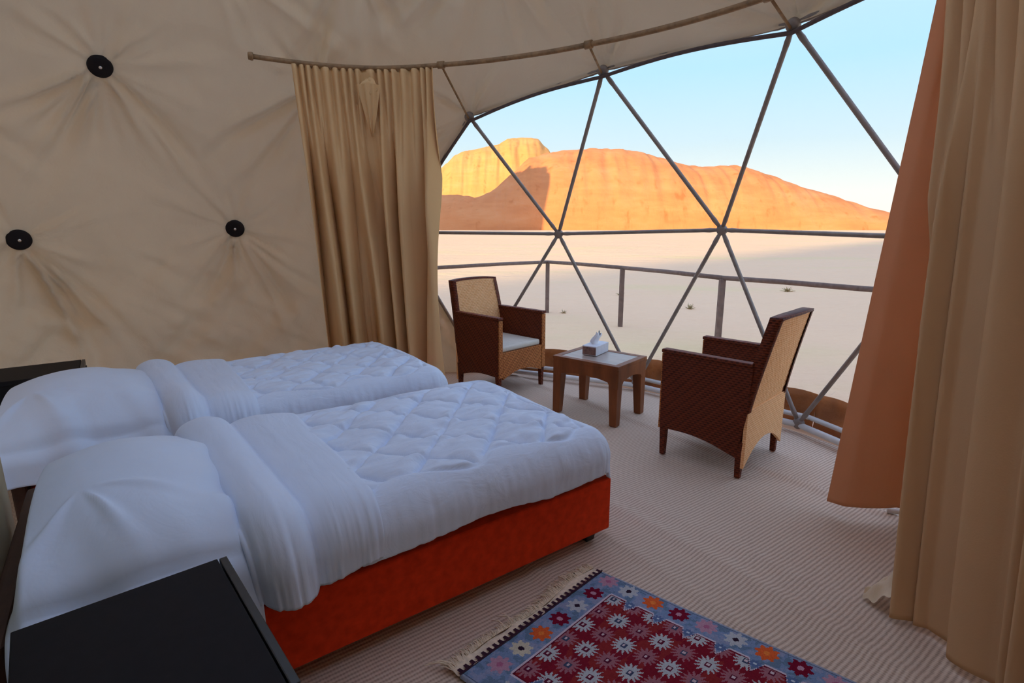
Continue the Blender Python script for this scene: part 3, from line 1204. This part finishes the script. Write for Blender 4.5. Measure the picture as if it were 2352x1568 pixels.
near = bed_loc(0, 0)
far = bed_loc(-0.10, 1.36)
make_bed_base(near, 'rust-red upholstered bed base nearest the patterned rug')
make_bed_base(far, 'rust-red upholstered bed base beside the curtain, mostly hidden by bedding')
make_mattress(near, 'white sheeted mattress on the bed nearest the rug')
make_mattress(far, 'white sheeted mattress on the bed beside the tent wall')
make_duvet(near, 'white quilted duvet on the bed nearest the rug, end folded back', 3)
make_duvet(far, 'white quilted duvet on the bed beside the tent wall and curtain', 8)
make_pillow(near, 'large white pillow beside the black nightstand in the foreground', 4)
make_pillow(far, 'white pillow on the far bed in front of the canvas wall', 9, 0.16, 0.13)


# ------------------------------------------------------------------ nightstands
def make_nightstand(loc, rz, w, d, h, label):
    t = thing('nightstand', label, 'nightstand', loc, rz, 'black nightstands')
    bm = bmesh.new()
    box_bm(bm, 0.012, w - 0.012, 0.012, d - 0.012, 0.04, h - 0.028, 0.003)
    bm_obj('cabinet', bm, BLACK, t)
    bm = bmesh.new()
    box_bm(bm, 0.0, w - 0.022, 0.0, d, h - 0.028, h, 0.003)
    bm_obj('top', bm, BLACK, t)
    bm = bmesh.new()
    box_bm(bm, w - 0.019, w, -0.003, d - 0.004, h - 0.034, h + 0.001, 0.003)
    bm_obj('top_edge', bm, BLACKEDGE, t)
    hh = (h - 0.10) / 2
    for i in range(2):
        bm = bmesh.new()
        box_bm(bm, w - 0.012, w + 0.004, 0.02, d - 0.02, 0.055 + i * (hh + 0.008), 0.055 + i * (hh + 0.008) + hh, 0.003)
        dr = bm_obj('drawer', bm, BLACK, t)
        bm = bmesh.new()
        zc = 0.055 + i * (hh + 0.008) + hh * 0.6
        tube_bm(bm, [(w + 0.004, d / 2 - 0.06, zc), (w + 0.028, d / 2 - 0.055, zc), (w + 0.028, d / 2 + 0.055, zc), (w + 0.004, d / 2 + 0.06, zc)], 0.005, 8)
        bm_obj('handle', bm, BLACKEDGE, dr, True)
    for x in (0.03, w - 0.05):
        for y in (0.03, d - 0.05):
            bm = bmesh.new()
            box_bm(bm, x, x + 0.025, y, y + 0.025, -0.006, 0.045, 0.002)
            bm_obj('foot', bm, BLACKPL, t)
    return t


NS_H = 0.585
# foreground: corner nearest the bed foot at (-0.765,1.305); drawers face the foot of the bed
a1 = math.radians(35.9 + 5.0)
ex, ey = Vector((math.cos(a1), math.sin(a1))), Vector((-math.sin(a1), math.cos(a1)))
pt = Vector((-0.765, 1.305)) - ex * 0.43 - ey * 0.54
make_nightstand((pt.x, pt.y, 0), a1, 0.43, 0.54, NS_H, 'black nightstand in the foreground corner beside the near bed')
pt = BO + BU * (-2.40) + BV * 2.46
make_nightstand((pt.x, pt.y, 0), BANG, 0.43, 0.40, NS_H, 'dark nightstand between the far pillow and the canvas wall')


# ------------------------------------------------------------------ armchairs
def make_chair(loc, facing, label):
    """local +y = front"""
    t = thing('wicker_armchair', label, 'armchair', loc, facing - PI / 2, 'wicker armchairs by the window')
    w, dp = 0.30, 0.27           # half width, half depth
    # side panels with arched lower edge and small arm cap
    for s in (-1, 1):
        n = 10
        bottom = []
        for i in range(n + 1):
            y = -dp + 0.035 + (2 * dp - 0.07) * i / n
            z = 0.115 + 0.06 * i / n + 0.03 * math.sin(PI * i / n)
            bottom.append((y, z))
        outl = bottom + [(dp - 0.005, 0.185), (dp, 0.66), (dp - 0.03, 0.675), (-dp - 0.02, 0.668), (-dp - 0.01, 0.40)]
        bm = bmesh.new()
        x0, x1 = (w - 0.05, w) if s > 0 else (-w, -w + 0.05)
        prism_bm(bm, outl, 'x', x0, x1, 0.006)
        ap = bm_obj('arm_panel', bm, WICK_DK, t)
        bm = bmesh.new()
        box_bm(bm, x0 - 0.006, x1 + 0.006, -dp - 0.015, dp + 0.008, 0.668, 0.692, 0.009, seg=3)
        bm_obj('armrest', bm, WICK_DK, ap)
        # front face of the arm, lighter weave
        bm = bmesh.new()
        box_bm(bm, x0 + 0.003, x1 - 0.003, dp - 0.004, dp + 0.006, 0.17, 0.665, 0.003)
        bm_obj('arm_front', bm, WICK_MID, ap)
        for yy in (-1, 1):
            bm = bmesh.new()
            xa, xb = (w - 0.045, w - 0.003) if s > 0 else (-w + 0.003, -w + 0.045)
            ya, yb = (dp - 0.048, dp - 0.004) if yy > 0 else (-dp + 0.0, -dp + 0.044)
            box_bm(bm, xa, xb, ya, yb, -0.008, 0.22, 0.004, (0.006, 0.006, 0.006, 0.006))
            bm_obj('leg', bm, WICK_DK, t)
    # seat deck and cushion
    bm = bmesh.new()
    box_bm(bm, -w + 0.05, w - 0.05, -dp + 0.02, dp - 0.012, 0.33, 0.385, 0.006)
    bm_obj('seat', bm, WICK_MID, t)
    bm = bmesh.new()
    box_bm(bm, -w + 0.056, w - 0.056, -dp + 0.05, dp - 0.01, 0.385, 0.435, 0.02, seg=3)
    bm_obj('cushion', bm, CUSHION, t, True)
    # front apron
    outl = [(-w + 0.05, 0.385), (-w + 0.05, 0.15)]
    for i in range(9):
        a = i / 8
        outl.append((-w + 0.05 + (2 * w - 0.10) * a, 0.15 + 0.06 * math.sin(PI * a)))
    outl += [(w - 0.05, 0.385)]
    outl = [outl[0]] + outl[2:]
    bm = bmesh.new()
    prism_bm(bm, outl, 'y', dp - 0.012, dp + 0.004, 0.003)
    bm_obj('apron', bm, WICK_MID, t)
    # lower back panel, arched at the bottom
    outl = [(-w + 0.004, 0.41)]
    for i in range(11):
        a = i / 10
        outl.append((-w + 0.004 + (2 * w - 0.008) * a, 0.06 + 0.13 * math.sin(PI * a) ** 0.8))
    outl += [(w - 0.004, 0.41)]
    bm = bmesh.new()
    prism_bm(bm, outl, 'y', -dp - 0.014, -dp + 0.006, 0.003)
    bm_obj('back_apron', bm, WICK_TAN, t)
    # reclined backrest, built as a slightly curved slab with basket-weave relief
    nu, nv = 57, 61
    u = np.linspace(-1, 1, nu)
    v = np.linspace(0, 1, nv)
    U, Vv = np.meshgrid(u, v, indexing='ij')
    hw = (w - 0.004) * (1 - 0.10 * Vv)
    x = U * hw
    topz = 0.965 - 0.012 * np.abs(U) ** 3
    z = 0.40 + (topz - 0.40) * Vv
    lean = -dp - 0.004 - 0.115 * Vv ** 1.15
    curve = -0.020 * (1 - U ** 2) * Vv
    ii = np.arange(nu)[:, None]
    jj = np.arange(nv)[None, :]
    weave = 0.0035 * np.where(((ii // 2) + (jj // 2)) % 2 == 0, 1.0, -1.0)
    weave = weave * (np.abs(U) < 0.93) * (Vv < 0.97)
    front = np.stack([x, lean + curve + 0.045 + weave, z], -1)
    back = np.stack([x, lean + curve + weave * 0.6, z], -1)
    nF = nu * nv
    F = grid_faces(nu, nv)
    V = np.concatenate([front.reshape(-1, 3), back.reshape(-1, 3)])
    faces = np.concatenate([F[:, ::-1], F + nF])
    b = np_mesh('backrest', V, faces, WICK_TAN, t, False)
    # dark frame: side and top faces of the back slab
    bF = front.reshape(nu, nv, 3)
    bB = back.reshape(nu, nv, 3)
    ring = [(0, j) for j in range(nv)] + [(i, nv - 1) for i in range(1, nu)] + [(nu - 1, j) for j in range(nv - 2, -1, -1)]
    V = []
    for (i, j) in ring:
        o_ = np.array([(-0.005 if i == 0 else 0.005 if i == nu - 1 else 0.0), 0, (0.005 if j == nv - 1 else 0.0)])
        ins = np.array([(0.032 if i == 0 else -0.032 if i == nu - 1 else 0.0), 0, (-0.012 if j == nv - 1 else 0.0)])
        f_, k_ = bF[i, j], bB[i, j]
        V += [f_ + ins + (0, 0.006, 0), f_ + o_ + (0, 0.004, 0), k_ + o_ - (0, 0.010, 0), k_ + ins - (0, 0.013, 0)]
    np_mesh('back_frame', V, grid_faces(len(ring), 4), WICK_DK, b, False)
    return t


make_chair((1.35, 3.345, 0), math.radians(135), 'brown wicker armchair seen from behind, right of the small table')
make_chair((-0.10, 4.85, 0), math.radians(-44), 'brown wicker armchair with pale cushion facing the table, beside the curtain')


# ------------------------------------------------------------------ coffee table + tissue box
TB = thing('coffee_table', 'small brown wooden side table between the two wicker armchairs', 'table', (0.685, 4.13, 0), math.radians(-40))
tw, td, th_ = 0.29, 0.225, 0.45
for sx in (-1, 1):
    for sy in (-1, 1):
        bm = bmesh.new()
        xa, xb = sorted((sx * tw * 0.985, sx * (tw - 0.085)))
        ya, yb = sorted((sy * td * 0.985, sy * (td - 0.085)))
        tx0 = 0.0 if sx < 0 else 0.024
        tx1 = 0.024 if sx < 0 else 0.0
        ty0 = 0.0 if sy < 0 else 0.024
        ty1 = 0.024 if sy < 0 else 0.0
        box_bm(bm, xa, xb, ya, yb, -0.008, th_ - 0.03, 0.004, (tx0, tx1, ty0, ty1))
        bm_obj('leg', bm, TABLEWOOD, TB)
for axis, s in (('y', -1), ('y', 1), ('x', -1), ('x', 1)):
    L = tw if axis == 'y' else td
    outl = [(-L + 0.01, th_ - 0.022), (-L + 0.01, th_ - 0.17), (-L + 0.07, th_ - 0.155)]
    for i in range(7):
        a = i / 6
        outl.append((-L + 0.085 + (2 * L - 0.17) * a, th_ - 0.125 + 0.02 * math.sin(PI * a)))
    outl += [(L - 0.07, th_ - 0.155), (L - 0.01, th_ - 0.17), (L - 0.01, th_ - 0.022)]
    bm = bmesh.new()
    off = td if axis == 'y' else tw
    a0, a1_ = sorted((s * (off - 0.002), s * (off - 0.022)))
    prism_bm(bm, outl, axis, a0, a1_, 0.002)
    bm_obj('apron', bm, TABLEWOOD, TB)
for (x0, x1, y0, y1) in ((-tw, tw, -td, -td + 0.05), (-tw, tw, td - 0.05, td), (-tw, -tw + 0.05, -td + 0.0502, td - 0.0502), (tw - 0.05, tw, -td + 0.0502, td - 0.0502)):
    bm = bmesh.new()
    box_bm(bm, x0, x1, y0, y1, th_ - 0.026, th_ + 0.002, 0.004)
    bm_obj('top_frame', bm, TABLEWOOD, TB)
bm = bmesh.new()
box_bm(bm, -tw + 0.048, tw - 0.048, -td + 0.048, td - 0.048, th_ - 0.02, th_ - 0.001, 0.002)
bm_obj('top_panel', bm, TABLETOP, TB)

TX = thing('tissue_box', 'white tissue box with a tissue sticking out, on the small table', 'tissue box', (0.665, 4.225, th_ + 0.003), math.radians(56))
bm = bmesh.new()
box_bm(bm, -0.115, 0.115, -0.06, 0.06, 0.0, 0.075, 0.004)
bxo = bm_obj('carton', bm, BOXPRINT, TX)
bm = bmesh.new()
box_bm(bm, -0.1165, -0.1145, -0.056, 0.056, 0.006, 0.066, 0.0)
bm_obj('printed_end', bm, BOXDARK, bxo)
bm = bmesh.new()
box_bm(bm, -0.10, 0.10, 0.0592, 0.0606, 0.01, 0.03, 0.0)
bm_obj('printed_side', bm, BOXDARK, bxo)
# crumpled tissue
nu, nv = 22, 18
V = []
for i in range(nu):
    for j in range(nv):
        a = 2 * PI * i / nu
        h = j / (nv - 1)
        r = 0.030 + 0.022 * math.sin(PI * h * 0.9) + 0.012 * math.sin(3 * a + 4 * h) * h + 0.008 * math.sin(7 * a + 1.0) * h
        r *= (1 - 0.45 * h)
        V.append((r * 1.3 * math.cos(a) + 0.02 * h, r * 0.7 * math.sin(a) + 0.012 * math.sin(5 * h), 0.072 + 0.085 * h + 0.014 * math.sin(2 * a + 1) * h + 0.01 * math.sin(5 * a) * h))
np_mesh('tissue', V, grid_faces(nu, nv, True), TISSUEW, TX)


# ------------------------------------------------------------------ curtain rod
def polar(az, r, z):
    a = math.radians(az)
    return Vector((DC.x + r * math.cos(a), DC.y + r * math.sin(a), z))


ROD_R = [(108.5, 2.46), (104, 2.51), (100.6, 2.55), (95, 2.60), (89.9, 2.63), (83, 2.615), (77.9, 2.595), (65, 2.58), (52.9, 2.59), (43.8, 2.63), (30.1, 2.70), (18, 2.72), (4, 2.66), (-10, 2.60), (-28, 2.60)]
RODZ = 2.60
az_k = [a for a, r in ROD_R][::-1]
r_k = [r for a, r in ROD_R][::-1]


def rod_r(az):
    return float(np.interp(az, az_k, r_k))


RODO = thing('curtain_rod', 'bent brown curtain rod running around the tent above the window', 'curtain rod', (0, 0, 0))
pts = [polar(a, rod_r(a), RODZ) for a in np.linspace(108.5, -28, 80)]
tube('rod', pts, 0.017, ROD, RODO, 12)
bm = bmesh.new()
disc_bm(bm, pts[0], (pts[0] - pts[1]), [(0, -0.01), (0.026, -0.01), (0.028, 0.0), (0.024, 0.02), (0, 0.022)], 16)
bm_obj('end_cap', bm, ROD, RODO, True)
for h, az in (((2, -1), 78.5), ((2, 0), 53.5), ((2, 1), 29.0)):
    A = hub_pos[h] + (DC - hub_pos[h]).normalized() * 0.03
    B = polar(az, rod_r(az), RODZ)
    tube('hanger', [A, A.lerp(B, 0.5), B], 0.008, ROD, RODO, 8)
    bm = bmesh.new()
    d = polar(az + 1, rod_r(az + 1), RODZ) - polar(az - 1, rod_r(az - 1), RODZ)
    disc_bm(bm, B, d, [(0.016, -0.025), (0.026, -0.025), (0.026, 0.025), (0.016, 0.025)], 14)
    bm_obj('clamp', bm, ROD, RODO, True)


# ------------------------------------------------------------------ curtains
def resample(pl, n):
    P = np.array(pl, float)
    d = np.concatenate([[0], np.cumsum(np.linalg.norm(np.diff(P, axis=0), axis=1))])
    s = np.linspace(0, d[-1], n)
    return np.stack([np.interp(s, d, P[:, k]) for k in range(2)], -1)


def curtain(name, top, bot, z1, z0, mat, label, pleat_top, pleat_bot, amp_top, amp_bot, seed, nu=260, nv=90, group=None, zhem=0.0, bend=1.0, parent=None, tucks=0.0, pinch=False, wobble=0.35):
    """cloth between a top plan line and a bottom plan line, with pleats that widen downwards"""
    T = resample(top, nu)
    B = resample(bot, nu)
    s = np.linspace(0, 1, nu)[:, None]
    h = np.linspace(0, 1, nv)[None, :]
    mixf = h ** bend
    X = T[:, 0:1] * (1 - mixf) + B[:, 0:1] * mixf
    Y = T[:, 1:2] * (1 - mixf) + B[:, 1:2] * mixf
    tan = np.gradient(np.stack([X, Y], -1), axis=0)
    tan /= np.maximum(np.linalg.norm(tan, axis=2, keepdims=True), 1e-9)
    nx, ny = tan[..., 1], -tan[..., 0]
    wob = wobble * vnoise(s * 7, h * 1.2, seed, seed) + wobble * vnoise(s * 3.1, h * 0.5, seed, seed + 2)
    ph = seed * 1.3
    ft = np.sin(2 * PI * (pleat_top * s + wob) + ph)
    fb = 2 * np.abs(np.sin(PI * (pleat_bot * s + wob * 0.8) + ph)) ** 1.05 - 1
    if pinch:
        fr = (pleat_bot * s + wob * 0.9) % 1.0
        wdt = 0.085 + 0.05 * (vnoise(s * 9, h * 0.7, seed, seed + 15) * 0.5 + 0.5)
        fb = 1.5 * np.exp(-((fr - 0.5) / wdt) ** 2) + 0.55 * np.exp(-((fr - 0.76) / 0.06) ** 2) - 0.5 + 0.55 * np.sin(2 * PI * 2.3 * s + 1.1)
    ft = np.sign(ft) * np.abs(ft) ** 0.8
    mod = 0.55 + 0.6 * (vnoise(s * pleat_bot * 1.1 + 3, h * 0.9, seed, seed + 4) * 0.5 + 0.5)
    blend = sstep(0.02, 0.45, h)
    d = amp_top * ft * (1 - blend) + amp_bot * fb * blend * mod
    d = d + tucks * vnoise(s * 30, h * 1.2, seed, seed + 8)
    z = z1 + (z0 - z1) * h + 0 * s
    if zhem:
        z = z + zhem * sstep(0.85, 1.0, h) * np.sin(2 * PI * s * 1.3 + seed)
    V = np.stack([X + nx * d, Y + ny * d, z], -1).reshape(-1, 3)
    o = np_mesh(name, V, grid_faces(nu, nv), mat, parent)
    md = o.modifiers.new('thick', 'SOLIDIFY')
    md.thickness = 0.004
    if label:
        tag(o, label, 'curtain', group)
    return o


# left curtain, drawn to the side in front of the canvas wall
top = [tuple(polar(a, rod_r(a) - 0.005, 0)[:2]) for a in np.linspace(102.6, 79.8, 24)]
bot = [tuple(polar(a, 2.62 + 0.10 * math.sin((a - 78) / 24 * PI), 0)[:2]) for a in np.linspace(100.0, 79.5, 24)]
CL = curtain('curtain', top, bot, RODZ - 0.015, 0.03, CURT_CREAM, 'cream pleated curtain gathered left of the window, behind the far bed', 17, 6.5, 0.022, 0.115, 2, nu=420, group='tent curtains', wobble=0.75)
# scrunched knot near the top of that curtain
kp = polar(90.6, rod_r(90.6) - 0.055, 2.445)
nu, nv = 30, 22
V = []
for i in range(nu):
    for j in range(nv):
        a = 2 * PI * i / nu
        b = PI * j / (nv - 1)
        r = 0.062 * (1 + 0.22 * math.sin(3 * a + 2 * b) + 0.14 * math.sin(5 * b + 2 * a))
        V.append((kp.x + r * math.sin(b) * math.cos(a) * 0.95, kp.y + r * math.sin(b) * math.sin(a) * 0.6, kp.z + r * math.cos(b) * 0.95))
kn = np_mesh('knot', V, grid_faces(nu, nv, True), CURT_CREAM, CL)
# cloth tail tapering below the knot
nu, nv = 17, 30
V = []
for i in range(nu):
    for j in range(nv):
        s = -1 + 2 * i / (nu - 1)
        h = j / (nv - 1)
        wdt = 0.085 * (1 - h) ** 0.9 + 0.004
        q = kp + Vector((wdt * s, -0.035 * (1 - s * s) * (1 - h) - 0.02 + 0.05 * h, 0.02 - 0.36 * h))
        V.append((q.x, q.y + 0.010 * math.sin(9 * s), q.z))
np_mesh('tail', V, grid_faces(nu, nv), CURT_CREAM, CL)

# right side, smooth orange-brown lining panel
top = [(1.790, 2.520), (1.82, 2.48), (1.88, 2.45), (1.97, 2.41), (2.08, 2.36), (2.15, 2.2), (2.12, 2.0)]
bot = [(1.635, 2.590), (1.70, 2.545), (1.85, 2.50), (2.04, 2.46), (2.20, 2.36), (2.24, 2.2), (2.2, 2.0)]
curtain('curtain', top, bot, 2.585, 0.055, CURT_LINING, 'smooth orange-brown curtain panel hanging at the right edge of the window', 5, 2.6, 0.010, 0.016, 5, group='tent curtains', zhem=0.008)
# nearest curtain with deep long pleats
top = [(1.580, 2.20), (1.575, 2.06), (1.55, 1.9), (1.56, 1.7), (1.57, 1.5), (1.55, 1.2), (1.50, 0.9), (1.42, 0.5)]
bot = [(1.500, 1.84), (1.505, 1.75), (1.50, 1.62), (1.50, 1.48), (1.49, 1.3), (1.47, 1.05), (1.42, 0.75), (1.36, 0.4)]
CR = curtain('curtain', top, bot, 2.585, 0.02, CURT_BEIGE, 'beige curtain with long deep pleats nearest the camera at right', 20, 8, 0.034, 0.058, 7, nu=560, nv=120, group='tent curtains', tucks=0.006, pinch=True)
# loose corner of that curtain lying on the carpet
nu, nv = 26, 18
V = []
A = Vector((1.53, 1.86, 0.13))
for i in range(nu):
    for j in range(nv):
        s = i / (nu - 1)
        h = j / (nv - 1)
        base = A.lerp(Vector((1.405, 1.915, 0.014)), h)
        wd = 0.20 * (1 - 0.80 * h ** 1.8)
        y = base.y + (s - 0.5) * wd * 0.75
        x = base.x + (s - 0.5) * wd * 0.75
        z = max(0.004, base.z * (1 - 0.2 * h) + 0.05 * math.sin(PI * s) * (1 - h) ** 0.7 + 0.014 * math.sin(11 * s + 6 * h) + 0.010 * math.sin(17 * h + 4 * s) - 0.06 * abs(s - 0.5) * (1 - h))
        V.append((x, y, z))
np_mesh('loose_corner', V, grid_faces(nu, nv), FLAPCLOTH, CR)

# pale strip added on the floor under the lining curtain
bm = bmesh.new()
tube_bm(bm, [(1.93, 2.555, 0.016), (2.06, 2.51, 0.016), (2.35, 2.42, 0.016)], 0.014, 10)
tag(bm_obj('floor_strip', bm, PIPEWHITE, None, True), 'short white strip on the floor beneath the orange-brown curtain', 'pipe')

# partition cloth behind the heads of the beds
top = []
for b_ in np.linspace(1.10, -1.7, 12):
    p = BO + BU * (-2.165) + BV * float(b_)
    top.append((p.x, p.y))
curtain('partition_curtain', top, top, 2.05, 0.02, PART_CLOTH, 'pale cloth partition at the left edge behind the near pillow', 8, 6, 0.008, 0.016, 13, nu=120, nv=50)


# ------------------------------------------------------------------ rug
def make_rug():
    P0 = np.array((0.3837, 2.0589))
    sdir = np.array((-0.746, -0.666)) * 0.99872 + np.array((0.666, -0.746)) * 0.0507
    tdir = np.array((-0.746, -0.666)) * -0.1725 + np.array((0.666, -0.746)) * 0.985
    W, L = 0.78, 1.30
    ns, ntt = 208, 346
    cs, ct = W / ns, L / ntt
    s = np.linspace(0, W, ns + 1)
    t = np.linspace(0, L, ntt + 1)
    Sg, Tg = np.meshgrid(s, t, indexing='ij')
    z = 0.010 + 0.0025 * vnoise(Sg * 6, Tg * 6, 2, 3)
    z = np.where((Sg == 0) | (Sg == W), 0.000, z)
    V = np.stack([P0[0] + sdir[0] * Sg + tdir[0] * Tg, P0[1] + sdir[1] * Sg + tdir[1] * Tg, z], -1)
    sc = (np.arange(ns) + 0.5) * cs
    tc = (np.arange(ntt) + 0.5) * ct
    A, T = np.meshgrid(sc, tc, indexing='ij')
    rng = np.random.RandomState(5)
    jit = rng.uniform(-1, 1, A.shape)
    c = np.zeros(A.shape + (3,))

    def put(mask, rgb):
        c[mask] = np.array(lin(*rgb)[:3])
    BLUE, BLUE2, RED, RED2 = (122, 142, 176), (142, 150, 178), (128, 28, 44), (140, 44, 46)
    CREAM, GREYW, PINK, PINKD, DKRED, ORNG, INK = (216, 200, 196), (184, 186, 190), (186, 140, 158), (176, 104, 134), (120, 20, 46), (222, 98, 50), (50, 34, 50)
    put(np.ones(A.shape, bool), BLUE)
    pat = fbm(A * 38, T * 38, 1, 3, 3)
    put(pat > 0.25, BLUE2)
    put(pat < -0.45, (104, 126, 150))
    # outer guard stripe
    As = np.minimum(A, W - A)
    Ts = np.minimum(T, L - T)
    put(As < 0.010, (150, 158, 176))
    put((As > 0.010) & (As < 0.015), (90, 104, 128))
    BWD = 0.112

    def flower(cx, cy, R, col, colc, n=8):
        r = np.hypot(A - cx, T - cy)
        a = np.arctan2(T - cy, A - cx)
        put(r < R * (0.86 + 0.16 * np.cos(n * a)), col)
        put(r < R * 0.26, colc)

    cyc = [(PINK, PINKD), (DKRED, PINK), (GREYW, INK), (DKRED, PINK), (ORNG, (232, 128, 60)), ((206, 196, 172), INK)]
    # short borders
    for end in (0, 1):
        for i in range(8):
            col, cc = cyc[i % 6]
            x = 0.045 + i * 0.103
            if x < W - 0.02:
                flower(x, 0.060 if end == 0 else L - 0.060, 0.040, col, cc)
    cyc2 = [(GREYW, INK), (ORNG, (232, 128, 60)), (DKRED, PINK), (PINK, PINKD)]
    for side in (0, 1):
        for i in range(12):
            col, cc = cyc2[i % 4]
            y = 0.155 + i * 0.104
            if y < L - 0.11:
                flower(0.052 if side == 0 else W - 0.052, y, 0.040, col, cc)
    # red field with notched long sides
    ph = ((T - 0.115) / 0.115) % 1.0
    notch = np.where(ph < 0.55, 0.0, 0.055 * (1 - np.abs((ph - 0.775) / 0.225)))
    inset = BWD + notch
    fd = np.minimum(As - inset, Ts - 0.118)
    field = fd > 0
    put((fd > -0.008) & (fd <= 0), (206, 190, 200))
    put(field, RED)
    put(field & (fbm(A * 14, T * 40, 4, 3, 8) > 0.2), RED2)
    put((fd > 0) & (fd < 0.006), (96, 20, 40))
    ds, dt = 0.0975, 0.083
    for i in range(-1, 9):
        for j in range(-1, 17):
            cx, cy = 0.130 + i * ds, 0.139 + j * dt + (0.0)
            r1 = np.abs(A - cx) / 0.041
            r2 = np.abs(T - cy) / 0.038
            aa = np.arctan2(T - cy, A - cx)
            rr_ = np.hypot(r1, r2)
            saw = np.abs(((aa / (2 * PI) * 14) % 1) - 0.5) * 2
            dd = rr_ / (0.56 + 0.60 * saw)
            m = (dd < 1.0) & field & (fd > 0.004)
            white = (i + j) % 2 == 0
            put(m, GREYW if white else (160, 104, 114))
            put((np.maximum(r1, r2) < 0.26) & field, (96, 30, 52) if (i + 2 * j) % 3 else (66, 74, 100))
            put((np.maximum(r1, r2) < 0.12) & field, (206, 186, 190))
    # little flowers in the notches
    k = 0
    y = 0.115 + 0.115 * 0.775
    while y < L - 0.12:
        for side in (0, 1):
            flower((BWD + 0.012) if side == 0 else W - BWD - 0.012, y, 0.020, (92, 110, 150), (196, 206, 214))
        y += 0.115
    c *= (1 + 0.10 * jit)[..., None]
    c = np.clip(c, 0, 1)
    root = thing('rug', 'red and blue patterned kilim rug with cream fringe at the bottom', 'rug', (0, 0, 0))
    o = np_mesh('woven_field', V.reshape(-1, 3), grid_faces(ns + 1, ntt + 1), None, root, True)
    me = o.data
    at = me.color_attributes.new('weave', 'FLOAT_COLOR', 'CORNER')
    cc = np.concatenate([c, np.ones(c.shape[:2] + (1,))], -1).reshape(-1, 4)
    at.data.foreach_set('color', np.repeat(cc, 4, axis=0).astype(np.float32).ravel())
    m = NT('kilim_weave')
    vc = m.n('ShaderNodeVertexColor')
    vc.layer_name = 'weave'
    co = m.coord(rot=(0, 0, -math.atan2(tdir[1], tdir[0])))
    w1 = m.wave(co, 75, 'X', 0.4, 3)
    nn = m.noise(co, 160, 2)
    h = m.math('ADD', m.math('MULTIPLY', w1, 0.6), nn)
    me.materials.append(m.done(m.pbr(vc.outputs['Color'], 0.95, m.bump(h, 0.35, 0.002), spec=0.05)))

    def pos(a, b, zz):
        q = P0 + sdir * a + tdir * b
        return (q[0], q[1], zz)
    # cream woven end strip with dark teeth, then loose fringe
    n1, n2 = 60, 6
    V = []
    for i in range(n1 + 1):
        a = W * i / n1
        wv = 0.048 + 0.010 * math.sin(a * 13) + 0.008 * math.sin(a * 31 + 1)
        for j in range(n2 + 1):
            b = 0.002 - wv * j / n2
            V.append(pos(a, b, 0.009 + 0.004 * math.sin(a * 20 + j) + 0.002 * math.sin(a * 55)))
    np_mesh('woven_end', V, grid_faces(n1 + 1, n2 + 1), FRINGE, root)
    bm = bmesh.new()
    nt_ = 30
    for i in range(nt_):
        a = W * (i + 0.5) / nt_
        w2 = W / nt_ * 0.30
        p = [pos(a - w2, -0.003, 0.0145), pos(a + w2, -0.003, 0.0145), pos(a + w2 * 0.8, -0.020, 0.015), pos(a - w2 * 0.8, -0.020, 0.015)]
        bm.faces.new([bm.verts.new(q) for q in p])
    p = [pos(0, 0.004, 0.0142), pos(W, 0.004, 0.0142), pos(W, -0.004, 0.0142), pos(0, -0.004, 0.0142)]
    bm.faces.new([bm.verts.new(q) for q in p])
    tm = simple('teeth_wool', lin(58, 28, 46), 0.95, 80, 0.2)
    bm_obj('toothed_border', bm, tm, root)
    bm = bmesh.new()
    rnd = random.Random(4)
    for i in range(520):
        a = W * (i + rnd.random()) / 520
        l = 0.022 + 0.030 * rnd.random() + 0.012 * math.sin(a * 9)
        b0 = -0.040 - 0.010 * math.sin(a * 13)
        k1 = rnd.uniform(-0.018, 0.018)
        tube_bm(bm, [pos(a, b0, 0.010), pos(a + k1 * 0.4, b0 - l * 0.5, 0.012 + rnd.uniform(0, 0.01)), pos(a + k1, b0 - l, 0.004 + rnd.uniform(0, 0.006))], [0.0022, 0.002, 0.0012], 4, False)
    for a, dx in ((W * 0.62, -0.02), (W * 0.60, 0.02), (W * 0.66, 0.0), (W * 0.97, 0.05), (W * 0.98, 0.055)):
        tube_bm(bm, [pos(a, -0.05, 0.012), pos(a + dx * 0.5, -0.085, 0.02), pos(a + dx, -0.12, 0.006)], [0.003, 0.003, 0.0015], 5, False)
    fr = bm_obj('fringe', bm, FRINGE, root, True)
    tag(fr, kind='stuff')


make_rug()
